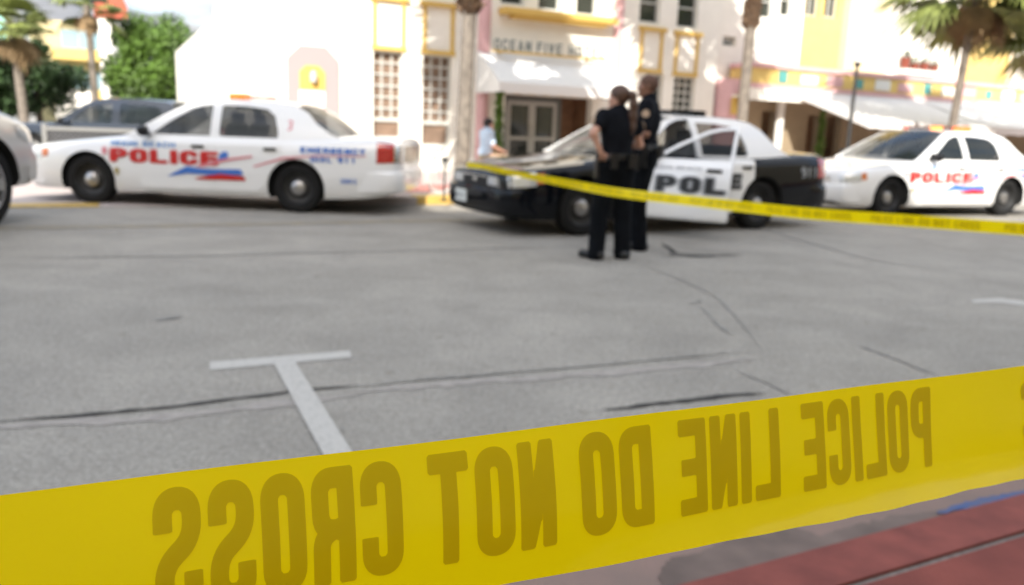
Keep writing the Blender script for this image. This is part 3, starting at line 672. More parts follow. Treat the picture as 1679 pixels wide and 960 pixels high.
# ---------------------------------------------------------------- ground
def road_mat():
    m = bpy.data.materials.new('worn_asphalt'); m.use_nodes = True; t = m.node_tree; b = t.nodes['Principled BSDF']
    g = t.nodes.new('ShaderNodeNewGeometry')
    def noise(s, d=5, r=.6, dist=0):
        n = t.nodes.new('ShaderNodeTexNoise'); n.inputs['Scale'].default_value = s; n.inputs['Detail'].default_value = d; n.inputs['Roughness'].default_value = r; n.inputs['Distortion'].default_value = dist
        t.links.new(g.outputs['Position'], n.inputs['Vector']); return n
    def ramp(n, p0, c0, p1, c1):
        r = t.nodes.new('ShaderNodeValToRGB'); r.color_ramp.elements[0].position = p0; r.color_ramp.elements[1].position = p1
        r.color_ramp.elements[0].color = (*c0, 1); r.color_ramp.elements[1].color = (*c1, 1); t.links.new(n.outputs['Fac'], r.inputs[0]); return r
    def mul(a, c, f):
        x = t.nodes.new('ShaderNodeMix'); x.data_type = 'RGBA'; x.blend_type = 'MULTIPLY'; x.inputs['Factor'].default_value = f
        t.links.new(a, x.inputs[6]); t.links.new(c, x.inputs[7]); return x.outputs[2]
    base = ramp(noise(.35, 4), .3, (.268,.252,.224), .7, (.325,.306,.273))
    a = mul(base.outputs[0], ramp(noise(1.6, 6, .65, .6), .28, (.80,.80,.80), .64, (1.07,1.07,1.06)).outputs[0], .9)
    a = mul(a, ramp(noise(60, 5, .85), .32, (.50,.50,.50), .68, (1.50,1.49,1.47)).outputs[0], 1.0)
    a = mul(a, ramp(noise(26, 5, .75), .32, (.78,.78,.78), .68, (1.18,1.18,1.18)).outputs[0], .9)
    v = t.nodes.new('ShaderNodeTexVoronoi'); v.feature = 'F1'; v.inputs['Scale'].default_value = 3.2; v.inputs['Randomness'].default_value = 1
    t.links.new(g.outputs['Position'], v.inputs['Vector'])
    vr = t.nodes.new('ShaderNodeValToRGB'); vr.color_ramp.elements[0].position = .05; vr.color_ramp.elements[1].position = .11
    vr.color_ramp.elements[0].color = (.55,.53,.5,1); vr.color_ramp.elements[1].color = (1,1,1,1); t.links.new(v.outputs['Distance'], vr.inputs[0])
    a = mul(a, vr.outputs[0], .55)
    mpn = t.nodes.new('ShaderNodeMapping'); mpn.inputs['Rotation'].default_value = (0, 0, -ST); mpn.inputs['Scale'].default_value = (.25, 2.4, 1)
    t.links.new(g.outputs['Position'], mpn.inputs['Vector']); ns = noise(1.0, 5, .6); t.links.new(mpn.outputs[0], ns.inputs['Vector'])
    a = mul(a, ramp(ns, .3, (.90,.90,.90), .7, (1.06,1.06,1.06)).outputs[0], .7)
    t.links.new(a, b.inputs['Base Color']); b.inputs['Roughness'].default_value = .85; b.inputs['Specular IOR Level'].default_value = .3
    bm = t.nodes.new('ShaderNodeBump'); bm.inputs['Strength'].default_value = .5; bm.inputs['Distance'].default_value = .004
    t.links.new(noise(130, 4, .7).outputs['Fac'], bm.inputs['Height']); t.links.new(bm.outputs[0], b.inputs['Normal'])
    return m
M['road'] = road_mat()
M['crack'] = mat('crack_tar', (.028,.027,.025), .9, var=.4, scale=30)
M['seam'] = mat('seam_wear', (.222,.212,.192), .9, var=.3, scale=20)
M['pale'] = mat('pale_wear', (.30,.275,.248), .9, var=.15, scale=14)
M['line'] = mat('worn_white_line', (.46,.445,.41), .8, var=.25, scale=50, col2=(.36,.345,.315), spec=.2)
for e_, p_ in zip([n for n in M['line'].node_tree.nodes if n.type == 'VALTORGB'][0].color_ramp.elements, (.36, .46)): e_.position = p_
M['yline'] = mat('faded_yellow_line', (.27,.225,.15), .8, var=.2, scale=5, col2=(.21,.195,.165))
M['walk'] = mat('sidewalk_concrete', (.42,.36,.33), .85, var=.12, scale=3, bump=.2)
M['red_walk'] = mat('red_concrete', (.24,.070,.055), .9, var=.2, scale=5, bump=.5, bscale=120, col2=(.16,.048,.040), spec=.2)
M['red_kerb'] = mat('red_kerb_concrete', (.25,.075,.060), .85, var=.15, scale=9, bump=.4, bscale=160, col2=(.17,.052,.044), spec=.2)
M['joint'] = mat('joint_mortar', (.19,.17,.15), .9, var=.3, scale=40)
M['gutter'] = mat('gutter_concrete', (.25,.172,.145), .9, var=.2, scale=4, bump=.3, bscale=90, col2=(.20,.150,.128), spec=.2)
M['wet'] = mat('damp_stain', (.135,.098,.082), .6, var=.25, scale=7, spec=.3)
M['bluep'] = mat('blue_chalk', (.035,.085,.24), .8, var=.4, scale=25, col2=(.10,.10,.14))
M['ykerb'] = mat('yellow_kerb_paint', (.50,.33,.08), .6, var=.2, scale=6)
M['pave_red'] = mat('far_red_paving', (.42,.17,.14), .8, var=.2, scale=4)
def frame(o, t0=0.0, s0=0.0, z=0.0):
    p = SN*t0+SU*s0; o.location = (p[0], p[1], z); o.rotation_euler = (0, 0, ST); return o
def flat(poly, z): return MB().add([(p[0], p[1], z) for p in poly], [tuple(range(len(poly)))])
road = tag(obj('road', MB().add([(-900,-900,0),(900,-900,0),(900,900,0),(-900,900,0)], [(0,1,2,3)]), M['road']), 'grey worn asphalt of the closed street', 'road', kind='structure')
def on_road(nm, pxs, m, z, label=None):
    P = [at_z(x, y, z) for x, y in pxs]; return obj(nm, flat([(p[0], p[1]) for p in P], z), m, road, label=label)
def jag(nm, pxs, wid, m, z, jit=.12, seg=.05, label=None):
    P = [at_z(x, y, 0)[:2] for x, y in pxs]; pts = []
    for i in range(len(P)-1):
        n = max(2, int(np.linalg.norm(P[i+1]-P[i])/seg))
        for k in range(n): pts.append(P[i]+(P[i+1]-P[i])*k/n)
    pts.append(P[-1]); N = len(pts); L_ = []; R_ = []; off = 0.0
    for i, p in enumerate(pts):
        d = pts[min(i+1, N-1)]-pts[max(i-1, 0)]; nrm = np.array([-d[1], d[0]])/(np.linalg.norm(d)+1e-9); off = off*.8+rng.normal(0, wid*jit)
        t = i/(N-1); w = wid*(0.5+rng.random())*(min(1, 6*t, 6*(1-t))+.08)/2
        L_.append(p+nrm*(off+w)); R_.append(p+nrm*(off-w))
    mb = MB().add([(*q, z) for q in L_]+[(*q, z) for q in R_], [(i, i+1, N+i+1, N+i) for i in range(N-1)])
    return obj(nm, mb, m, road, label=label)
on_road('parking_line', [(343,594),(345,607),(577,586),(574,575)], M['line'], .004)
on_road('parking_line', [(449,596.5),(484,593.5),(590,760),(538,760)], M['line'], .008)
on_road('parking_line', [(1592,492),(1640,489),(1700,497),(1700,505),(1640,496),(1596,497)], M['line'], .004)
on_road('centre_line', [(-200,374.5),(-200,380),(350,371.5),(760,363),(760,359),(350,366.5)], M['yline'], .004)
jag('pale_seam', [(-40,703),(220,685),(420,665),(600,648)], .07, M['pale'], .003)
jag('crack', [(-60,697),(0,692),(110,684),(260,671),(400,654),(470,645),(515,640),(600,633)], .024, M['crack'], .006)
jag('crack', [(515,640),(600,634),(690,624),(830,612),(980,600),(1130,586),(1245,577)], .020, M['seam'], .006)
jag('pale_seam', [(560,645),(760,626),(1000,612),(1240,590)], .07, M['pale'], .003)
jag('crack', [(984,674),(1030,670),(1070,663),(1180,651),(1260,645)], .030, M['crack'], .006)
jag('crack', [(1083,399),(1098,408),(1105,416),(1150,420),(1218,419)], .05, M['crack'], .006)
jag('crack', [(1085,420),(1130,421),(1180,421)], .05, M['crack'], .007, .1)
jag('seam', [(1040,432),(1110,455),(1180,490),(1225,540),(1250,575)], .018, M['seam'], .005)
jag('seam', [(1060,300),(1290,388),(1420,425),(1700,470)], .035, M['seam'], .005)
jag('seam', [(1130,500),(1150,493)], .03, M['seam'], .006); jag('seam', [(1150,505),(1175,530),(1200,552)], .025, M['seam'], .006)
jag('seam', [(1400,565),(1470,590),(1540,618)], .02, M['seam'], .006); jag('seam', [(1200,606),(1260,630),(1300,650)], .012, M['seam'], .006)
jag('seam', [(255,527),(300,520)], .07, M['seam'], .006); jag('seam', [(0,425),(350,420),(700,411),(930,405)], .03, M['seam'], .005)
jag('seam', [(560,700),(562,712)], .01, M['seam'], .006); jag('seam', [(1440,345),(1560,372),(1700,395)], .04, M['seam'], .005)
# near gutter, kerb and sidewalk (the camera stands on it)
gut = frame(tag(obj('gutter', MB().add([(-30,1.46,.004),(60,1.46,.004),(60,1.98,.004),(-30,1.98,.004)], [(0,1,2,3)]), M['gutter']), 'pinkish concrete gutter beside the near red kerb', 'gutter', kind='structure'))
def on_gut(nm, pxs, m, z):
    P = []
    for i in range(len(pxs)):      # ragged outline
        a, b_ = np.array(pxs[i-1], float), np.array(pxs[i], float)
        for k in range(9):
            p = a+(b_-a)*k/9; p = p+rng.normal(0, 1, 2)*(3.2, 1.6)*(k > 0); P.append(at_z(p[0], p[1], z))
    pl_ = [(float(p@SU), max(1.462, float(p@SN))) for p in P]
    return obj(nm, msq(sd_poly(pl_), *bb(pl_), .012, lambda X, Y: (X, Y, z)), m, gut)
on_gut('damp_stain', [(1082,950),(1092,920),(1150,905),(1200,880),(1245,866),(1290,862),(1330,872),(1345,880),(1400,862),(1470,845),(1560,835),(1600,826),(1600,842),(1500,868),(1380,900),(1240,945),(1100,990)], M['wet'], .008)
on_gut('chalk_mark', [(1530,842),(1560,829),(1620,815),(1700,800),(1700,812),(1630,827),(1570,838)], M['bluep'], .012)
nw = MB(); nw.box(-30,60,1.30,1.46,-.05,.12)
nk = frame(tag(obj('near_kerb', nw, M['red_kerb']), 'near red concrete kerb', 'kerb', kind='structure'))
sw = MB(); nwid = 1.1
for i in range(-22, 40):
    for j in range(5): sw.box(i*1.5+.008, (i+1)*1.5-.008, 1.292-(j+1)*1.5+.008, 1.292-j*1.5-.008 if j else 1.278, -.05, .118)
frame(tag(obj('near_sidewalk', sw, M['red_walk']), 'near red concrete sidewalk slabs', 'sidewalk', kind='structure'))
jb = MB(); jb.box(-33,60,-6.2,1.299,-.06,.110); frame(tag(obj('sidewalk_joints', jb, M['joint']), 'mortar between the near sidewalk slabs', 'joints', kind='structure'))
# far sidewalk: dropped beside the left patrol car, full kerb further right
KT = 12.12
def fz(s): return .012+.108*max(0, min(1, (s-2.9)/.8))
ss = list(np.concatenate([np.linspace(-9,2.6,8), np.linspace(2.9,3.7,6), np.linspace(5,60,30)]))
def strip(t0, t1, dz, s0=None, s1=None, face=False):
    q = [s for s in ss if (s0 is None or s >= s0) and (s1 is None or s <= s1)]
    if s0 is not None: q = [s0]+q
    if s1 is not None: q = q+[s1]
    G = [[(s, t0, -.02), (s, t0, fz(s)+dz), (s, t1, fz(s)+dz)] if face else [(s, t0, fz(s)+dz), (s, t1, fz(s)+dz)] for s in q]
    return MB().grid(G)
fs = frame(tag(obj('far_sidewalk', strip(KT, 19.3, 0, face=True), M['walk']), 'sunlit pale sidewalk in front of the hotel', 'sidewalk', kind='structure'))
obj('red_paving', strip(KT+.9, KT+2.6, .004, 2.9, 60), M['pave_red'], fs)
for a, b_ in ((-6.0, -.2), (4.3, 7.6), (9.5, 12)):
    obj('painted_kerb', strip(KT-.004, KT+.42, .004, a, b_, face=True), M['ykerb'], fs)
# ---------------------------------------------------------------- buildings
M['stucco'] = mat('white_stucco', (.80,.77,.69), .85, var=.04, scale=2, bump=.15)
M['cream'] = mat('cream_stucco', (.74,.63,.40), .85, var=.04, scale=2)
M['yellow'] = mat('yellow_stucco', (.68,.50,.17), .85, var=.05, scale=3)
M['yel_trim'] = mat('yellow_trim', (.60,.40,.10), .7)
M['pink'] = mat('pink_stucco', (.62,.38,.38), .85, var=.05, scale=3)
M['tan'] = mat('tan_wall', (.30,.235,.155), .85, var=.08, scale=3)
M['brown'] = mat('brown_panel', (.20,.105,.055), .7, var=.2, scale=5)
M['brick'] = mat('window_boarding', (.20,.135,.095), .8, var=.25, scale=3)
M['wframe'] = mat('white_frame', (.50,.50,.46), .5)
M['gframe'] = mat('grey_frame', (.14,.15,.14), .5)
M['wglass'] = mat('window_glass', (.03,.035,.03), .06, spec=.8)
M['canvas'] = mat('awning_canvas', (.70,.70,.68), .9)
M['sign'] = mat('sign_blue_grey', (.19,.215,.20), .6)
M['sign_red'] = mat('sign_red', (.25,.03,.02), .6)
M['grey_wall'] = mat('grey_wall', (.36,.36,.37), .85); M['orange'] = mat('orange_red_wall', (.40,.09,.05), .8)
M['bark'] = mat('palm_bark', (.17,.145,.12), .9, var=.3, scale=9, bump=.6, bscale=25)
M['boots'] = mat('palm_boots', (.12,.075,.045), .95, var=.4, scale=12)
M['frond'] = mat('palm_leaf', (.16,.19,.05), .55, var=.45, scale=2.5)
M['dead'] = mat('dead_palm_leaf', (.24,.16,.08), .8, var=.35, scale=3)
M['leaf_b'] = mat('bright_leaf', (.078,.145,.020), .6, var=.5, scale=1.2)
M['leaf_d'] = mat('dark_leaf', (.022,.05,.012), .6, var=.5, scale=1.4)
M['wood'] = mat('tree_bark', (.10,.075,.055), .9, var=.3, scale=8)
M['metal_dk'] = mat('dark_metal', (.05,.05,.05), .45, .6)
def leafquads(mb, c, r, n, size, flat=.7, sq=1.0):
    for _ in range(n):
        d = rng.normal(size=3); d /= np.linalg.norm(d); rad = r*rng.random()**.35; p = np.array(c)+d*rad*np.array([1,1,sq])
        a = rng.normal(size=3); a /= np.linalg.norm(a); b = np.cross(a, rng.normal(size=3)); b /= np.linalg.norm(b)+1e-9
        s = size*(.6+.8*rng.random()); a *= s; b *= s*.5
        mb.add([p-a, p-b*.9, p+a, p+b], [(0,1,2,3)])
HT = 19.1
def wall_holes(mb, s0, s1, z0, z1, holes, y0, y1):
    xs = sorted({s0, s1, *[h[0] for h in holes], *[h[1] for h in holes]}); zs = sorted({z0, z1, *[h[2] for h in holes], *[h[3] for h in holes]})
    xs = [x for x in xs if s0 <= x <= s1]; zs = [z for z in zs if z0 <= z <= z1]
    for i in range(len(xs)-1):
        cx = (xs[i]+xs[i+1])/2; run = None
        for j in range(len(zs)-1):
            cz = (zs[j]+zs[j+1])/2; hole = any(h[0] < cx < h[1] and h[2] < cz < h[3] for h in holes)
            if not hole:
                if run is None: run = zs[j]
                if j == len(zs)-2: mb.box(xs[i], xs[i+1], y0, y1, run, zs[j+1])
            elif run is not None: mb.box(xs[i], xs[i+1], y0, y1, run, zs[j]); run = None
    return mb
def rect(px0, py0, px1, py1, t=HT):   # survey pixels of two opposite corners -> s0,s1,z0,z1 (py at each px's own side averaged)
    pm = (px0+px1)/2; s0 = at_t(px0, (py0+py1)/2, t)[0]; s1 = at_t(px1, (py0+py1)/2, t)[0]
    return (s0, s1, at_t(pm, py1, t)[1], at_t(pm, py0, t)[1])
hotel = thing('hotel', 'white hotel with yellow and pink trim, white entrance awning and sign letters above it', 'hotel', tuple(SN*HT), ST)
sL = at_t(355, 100, HT)[0]; sR = at_t(1176, 100, HT)[0]
lowW = [rect(612,84,660,235), rect(693,91,740,240), rect(1056,121,1086,200), rect(1103,126,1138,205)]
TOP = 9.0
upW = []
for a, b_, y in ((620,658,-150),(700,737,-150),(822,862,8),(884,921,17),(946,981,25),(1050,1084,38),(1112,1146,46)):
    r = rect(a, y-70, b_, y); upW.append((r[0], r[1], r[2], r[2]+1.5))
ent = rect(826,158,968,300); ent = (ent[0], ent[1], .1, ent[3]); door_z = ent[3]
cut0 = at_t(378, 20, HT); sC = cut0[0]
hw_ = MB(); wall_holes(hw_, sC, sR, 0, TOP, lowW+upW+[ent], 0, .28)
zl = at_t(355, 22, HT)[1]; hw_.prism([(sL,0),(sC,0),(sC,TOP-2.5),(sL,zl)], 0, .28); hw_.box(sL, sL+.28, .282, 12, 0, zl-.05); hw_.box(sC, sR, .282, 12, TOP-.3, TOP-.05); hw_.box(sR-.25,sR,.282,12,0,TOP-.31)
hwall = obj('wall', hw_, M['stucco'], hotel)
nichel = rect(471,76,555,240); 
mb = MB(); s0, s1, z0, z1 = nichel; c = (s1-s0)*.25
mb.prism([(s0,.12),(s1,.12),(s1,z1-c),(s1-c,z1),(s0+c,z1),(s0,z1-c)], -.06, -.002); nf = obj('niche_surround', mb, mat('pale_pink', (.50,.29,.29), .85), hotel)
def niche(px0, py0, px1, py1, dy=-.062):
    s0, s1, z0, z1 = rect(px0, py0, px1, py1); c = (s1-s0)*.25; m = MB(); m.prism([(s0,z0),(s1,z0),(s1,z1-c),(s1-c,z1),(s0+c,z1),(s0,z1-c)], dy-.02, dy-.001)
    n = obj('niche', m, M['yel_trim'], hotel); l = MB(); cs = (s0+s1)/2; cz = (z0+z1)/2; l.lathe([(.02,-.12),(.07,-.10),(.08,.05),(.05,.13),(.0,.15)], (cs, dy-.12, cz), 'z', 14); l.box(cs-.03,cs+.03,dy-.10,dy-.02,cz-.05,cz); obj('wall_lamp', l, M['wframe'], n, smooth=True)
niche(490,108,532,147)
s0, s1, z0, z1 = rect(490,149,532,240); m_ = MB(); m_.box(s0,s1,-.075,-.061,.12,z1); obj('niche_panel', m_, M['stucco'], hotel)
s0, s1, z0, z1 = rect(1172,130,1212,250); m_ = MB(); m_.lathe([((s1-s0)/2,.12),((s1-s0)/2,z1)], ((s0+s1)/2, .02, 0), 'z', 24); m_.lathe([(0,z1),((s1-s0)/2,z1)], ((s0+s1)/2, .02, 0), 'z', 24); obj('corner_column', m_, M['pink'], hotel, smooth=True)
niche(1181,155,1206,188, -.46)
def window(r, cols, rows, fm, par=hotel, back=None, low=None, y=.12):
    s0, s1, z0, z1 = r; f = MB(); b = .05
    f.box(s0,s0+b,y,y+.05,z0,z1); f.box(s1-b,s1,y,y+.05,z0,z1); f.box(s0+b,s1-b,y,y+.05,z0,z0+b); f.box(s0+b,s1-b,y,y+.05,z1-b,z1)
    zz = z0+b if low is None else z0+(z1-z0)*low
    if low: f.box(s0+b,s1-b,y,y+.05,zz-.05,zz+.05); 
    for k in range(1, cols): x = s0+(s1-s0)*k/cols; f.box(x-.022,x+.022,y+.004,y+.04,zz+(.05 if low else 0),z1-b)
    for k in range(1, rows): z = zz+(z1-zz)*k/rows; f.box(s0+b,s1-b,y+.008,y+.036,z-.022,z+.022)
    fo = obj('window', f, fm, par); g = MB(); g.box(s0+.01,s1-.01,y+.06,y+.075,z0+.01,z1-.01); obj('pane', g, back or M['wglass'], fo); return fo
for i, r in enumerate(lowW): window(r, 3, 6, M['wframe'], back=M['brick'] if i < 2 else M['wglass'], low=.26 if i < 2 else None)
for r in upW: window(r, 1, 3, M['wframe'])
def strip_px(px0, py0, px1, py1, m, nm='trim', d=-.05, par=None):
    s0, s1, z0, z1 = rect(px0, py0, px1, py1); q = MB(); q.box(s0, s1, d, -.003, z0, z1); return obj(nm, q, m, par or hotel)
def bar(s0, s1, z0, z1, d, m, nm, par=None): q = MB(); q.box(s0, s1, d, -.003, z0, z1); return obj(nm, q, m, par or hotel)
for a, b_, r in ((611,664,lowW[0]), (693,744,lowW[1]), (1050,1087,lowW[2]), (1108,1146,lowW[3])):
    s0, s1 = at_t(a, 60, HT)[0], at_t(b_, 60, HT)[0]; zt_ = r[3]; zu = zt_+1.12; w = .085; z2 = zt_+.11
    q = MB(); q.box(s0,s0+w,-.05,-.003,z2,zu); q.box(s1-w,s1,-.05,-.003,z2,zu); q.box(s0-.03,s1+.03,-.06,-.003,zt_+.01,z2); q.box(s0-.08,s1+.08,-.10,-.003,zu,zu+.10)
    obj('yellow_trim', q, M['yel_trim'], hotel)
lz = at_t(906, 27, HT); q = MB(); s0, s1 = at_t(817, 15, HT)[0], at_t(1001, 40, HT)[0]; q.box(s0, s1, -.40, -.003, lz[1]-.09, lz[1]+.06); q.box(s0+.3, s1-.3, -.32, -.003, lz[1]-.17, lz[1]-.092); obj('ledge', q, M['yel_trim'], hotel)
for a, b_, mm in ((782,802,M['pink']), (1002,1017,M['pink'])):
    s0, s1 = at_t(a, 120, HT)[0], at_t(b_, 120, HT)[0]; q = MB(); q.lathe([((s1-s0)/2,.12),((s1-s0)/2,TOP)], ((s0+s1)/2, .03, 0), 'z', 20); obj('pilaster', q, mm, hotel, smooth=True)
# sign letters standing on the awning rail
sa, sb = at_t(810, 80, HT-.5)[0], at_t(992, 90, HT-.5)[0]; zb_ = at_t(900, 89, HT-.5)[1]
su = (sb-sa)/15.2; ws_ = (('OCEAN', sa, sa+su*4.9), ('FIVE', sa+su*5.6, sa+su*9.1), ('HOTEL', sa+su*10.0, sb))
so_ = None
for w, x0_, x1_ in ws_: so_ = obj('sign_letters', text_mb(w, lambda X, Z: (X, -.5, Z), x0_, x1_, zb_, zb_+.27, Wd=.62, k=.2, gap=.16, res=10), M['sign'], hotel, fix=False)
q = MB(); q.box(sa-.05, sb+.05, -.52, -.47, zb_-.06, zb_-.005)
q.box(sa+.3, sa+.34, -.47, 0, zb_-.05, zb_-.02); q.box(sb-.34, sb-.3, -.47, 0, zb_-.05, zb_-.02); obj('sign_rail', q, M['yel_trim'], hotel)
# entrance
s0, s1, z0, z1 = ent; q = MB(); q.box(s0,s1,1.0,1.1,z0,z1); q.box(s0-.04,s0-.002,.28,1.1,z0,z1); q.box(s1+.002,s1+.04,.28,1.1,z0,z1); q.box(s0,s1,.282,1.1,z1+.002,z1+.06)
obj('entrance_recess', q, M['brown'], hotel)
d0, d1 = at_t(852, 220, HT)[0], at_t(936, 220, HT)[0]; zt_ = z1-.12
q = MB(); q.box(d0-.12,d0,.80,.95,z0,z1-.01); q.box(d1,d1+.12,.80,.95,z0,z1-.01); q.box(d0,d1,.80,.95,zt_,z1-.01); obj('door_surround', q, M['gframe'], hotel)
dm = (d0+d1)/2
for a, b_ in ((d0+.01,dm-.005),(dm+.005,d1-.01)):
    q = MB(); w = .10; q.box(a,a+w,.82,.88,z0,zt_-.01); q.box(b_-w,b_,.82,.88,z0,zt_-.01); q.box(a+w,b_-w,.82,.88,zt_-.11,zt_-.01); q.box(a+w,b_-w,.82,.88,z0+.85,z0+.93); q.box(a+w,b_-w,.82,.88,z0,z0+.2)
    dd = obj('door', q, M['wframe'], hotel); g = MB(); g.box(a+w,b_-w,.845,.855,z0+.2,zt_-.11); obj('pane', g, M['wglass'], dd); g = MB(); x = b_-.05 if a < dm-.3 else a+.05; g.tube([(x,.78,z0+.9),(x,.78,z0+1.3)],.012,6); obj('handle', g, M['chrome'], dd)
# entrance awning: sagging canvas on a frame
AW = 1.35; a0, a1 = at_t(800, 120, HT-.7)[0], at_t(1012, 130, HT-.7)[0]
ztop = at_t(900, 93, HT-.05)[1]; zbot = at_t(905, 156, HT-AW)[1]
G = []
for i in range(31):
    u = i/30; row = []
    for j in range(9):
        v = j/8; sag = .05*math.sin(math.pi*v)*(1+.3*math.sin(u*40)); row.append((a0+(a1-a0)*u, -.02-AW*v, ztop+(zbot+.2-ztop)*v+.10*math.sin(math.pi*v*.9)-sag))
    row.append((a0+(a1-a0)*u, -.025-AW, zbot+.02*math.sin(u*60))); G.append(row)
q = MB().grid(G)
for e in (0, 30): q.add([(*G[e][j],) for j in range(10)]+[(G[e][0][0], -.02, zbot)], [tuple(range(11))])
obj('awning', q, M['canvas'], hotel, smooth=True, fix=False)
# restaurant building to the right of the hotel
RT = 19.4
rb = thing('restaurant_building', 'pale restaurant building with a pink and yellow balcony band and white awnings', 'building', tuple(SN*RT), ST)
def rr(px0, py0, px1, py1, t=RT): return rect(px0, py0, px1, py1, t)
sx = lambda px, py=120, t=RT: at_t(px, py, t)[0]
e0 = sR+.02; e1 = 46
uw = []
for a, b_, y in ((1245,1270,30),(1281,1301,27)): r = rr(a, y-60, b_, y); uw.append((r[0], r[1], r[2], r[2]+1.35))
vent = rr(1185,60,1207,76); uw.append(vent)
zband0 = at_t(1236,136,RT-1.0)[1]; zband1 = at_t(1236,110,RT-1.0)[1]
q = MB(); wall_holes(q, e0, sx(1308), zband0-.4, TOP, uw, 0, .28); q.box(e0,e0+.28,.282,12,zband0-.4,TOP); obj('wall', q, M['stucco'], rb)
uy = []
for a, b_, y in ((1322,1344,27),(1353,1375,30)): r = rr(a, y-60, b_, y, RT+.35); uy.append((r[0], r[1], r[2], r[2]+1.35))
q = MB(); wall_holes(q, sx(1308)+.002, sx(1386), zband0-.4, TOP, uy, .35, .6); obj('yellow_wall', q, M['yellow'], rb)
q = MB(); q.box(sx(1386)+.002, sx(1450), .10, .6, zband0-.4, TOP); obj('cream_wall', q, M['cream'], rb)
q = MB(); q.box(sx(1450)+.002, sx(1580), -.05, .6, zband0-.4, TOP); obj('white_bay', q, M['stucco'], rb)
q = MB(); q.box(sx(1580)+.002, sx(1662), .25, .6, zband0-.4, TOP); obj('yellow_wall', q, M['yellow'], rb)
q = MB(); q.box(sx(1662)+.002, e1, .0, .6, zband0-.4, TOP); obj('white_bay', q, M['stucco'], rb)
for r in uw: window(r, 1, 3, M['wframe'], rb)
for r in uy: window(r, 2, 2, M['wframe'], rb, y=.45)
bx0 = sx(1232, 120, RT-1.0)
q = MB(); q.box(bx0, e1, -1.0, -.1, zband0, zband1); bandw = obj('balcony_wall', q, M['yellow'], rb)
q = MB(); q.box(bx0-.04, e1, -1.06, -.09, zband1+.002, zband1+.13); q.box(bx0-.04, e1, -1.06, -.09, zband0-.14, zband0-.002); obj('pink_band', q, M['pink'], rb)
M['teal'] = mat('teal_tile', (.10,.32,.30), .5); M['wtile'] = mat('white_tile', (.7,.7,.66), .5)
for k in range(24):
    s = bx0+1.2+k*1.05; m = (M['teal'], M['wtile'], M['pink'])[k % 3]; q = MB(); w = .16 if k % 3 == 0 else .34
    q.box(s-w, s+w, -1.03, -1.003, zband0+.06, zband1-.05-(.05 if k % 2 else 0)); obj('tile_panel', q, m, bandw)
# ground floor of the restaurant
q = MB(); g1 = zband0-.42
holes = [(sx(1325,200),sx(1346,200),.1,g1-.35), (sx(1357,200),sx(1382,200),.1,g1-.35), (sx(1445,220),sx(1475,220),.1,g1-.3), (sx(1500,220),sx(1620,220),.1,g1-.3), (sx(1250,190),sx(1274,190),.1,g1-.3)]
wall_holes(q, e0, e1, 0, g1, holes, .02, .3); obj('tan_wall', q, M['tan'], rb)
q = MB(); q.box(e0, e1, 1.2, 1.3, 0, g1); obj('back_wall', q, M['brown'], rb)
for a in (1279, 1648): q = MB(); s = sx(a, 190, RT-.3); q.lathe([(.13,.1),(.13,g1)], (s, -.3, 0), 'z', 14); obj('column', q, M['wtile'], rb, smooth=True)
q = MB(); q.box(e0+.3, e1, -1.0, .018, g1+.004, g1+.06); q.box(e0+.3, e1, -1.06, -1.002, g1-.05, zband0-.142); obj('canopy', q, M['stucco'], rb)
# little canopy with a row of terracotta flower pots over the restaurant door
s0, s1 = sx(1481,100,RT-.3), sx(1538,112,RT-.3); z = at_t(1510, 115, RT-.3)[1]
q = MB(); q.box(s0-.1, s1+.1, -.45, -.052, z-.20, z-.02); cb = obj('ledge', q, M['wtile'], rb)
M['terra'] = mat('terracotta', (.20,.05,.03), .8)
for k, (u, hh) in enumerate(((.08,.36),(.34,.20),(.62,.24),(.90,.20))):
    x = s0+(s1-s0)*u; l = st(0, 0); p_ = SU*x+SN*(RT-.28); fpot = thing('flower_pot', ('tallest terracotta flower pot, leftmost on the white ledge of the restaurant' , 'low terracotta flower pot next to the tallest one on the white ledge', 'terracotta flower pot third from the left on the white ledge', 'terracotta flower pot at the right end of the white ledge')[k], 'flower pot', (p_[0], p_[1], z-.018), ST, 'flower pots on the restaurant ledge')
    g = MB(); g.lathe([(0,0),(.11,0),(.16,hh),(.14,hh),(.12,hh-.04),(0,hh-.04)], (0,0,0), 'z', 14); obj('pot', g, M['terra'], fpot, smooth=True)
    g = MB(); leafquads(g, (0,0,hh+.05), .17, 70, .05); obj('plant', g, M['leaf_d'], fpot, fix=False)
# big white awnings over the terrace
def terrace(pa, pb, proj_, ya, yb_):
    s0, s1 = pa, pb; G = []
    for i in range(21):
        u = i/20; row = []
        for j in range(7): v = j/6; row.append((s0+(s1-s0)*u, -1.05-proj_*v, ya+(yb_-ya)*v-.06*math.sin(math.pi*v)))
        row.append((s0+(s1-s0)*u, -1.06-proj_, yb_-.22+.015*math.sin(i*2.2))); G.append(row)
    q = MB().grid(G)
    for e in (0, 20): q.add([G[e][0], G[e][6], G[e][7], (G[e][0][0], -1.05, G[e][0][2]-.2)], [(0,1,2,3)])
    return obj('awning', q, M['canvas'], rb, smooth=True, fix=False)
s = at_t(1425, 206, RT-3.65)[0]; zf = at_t(1530, 216, RT-3.65)[1]+.22
for w in (5.2, 5.2, 5.2, 5.2): terrace(s, s+w, 2.6, zband0-.16, zf); s += w+.06
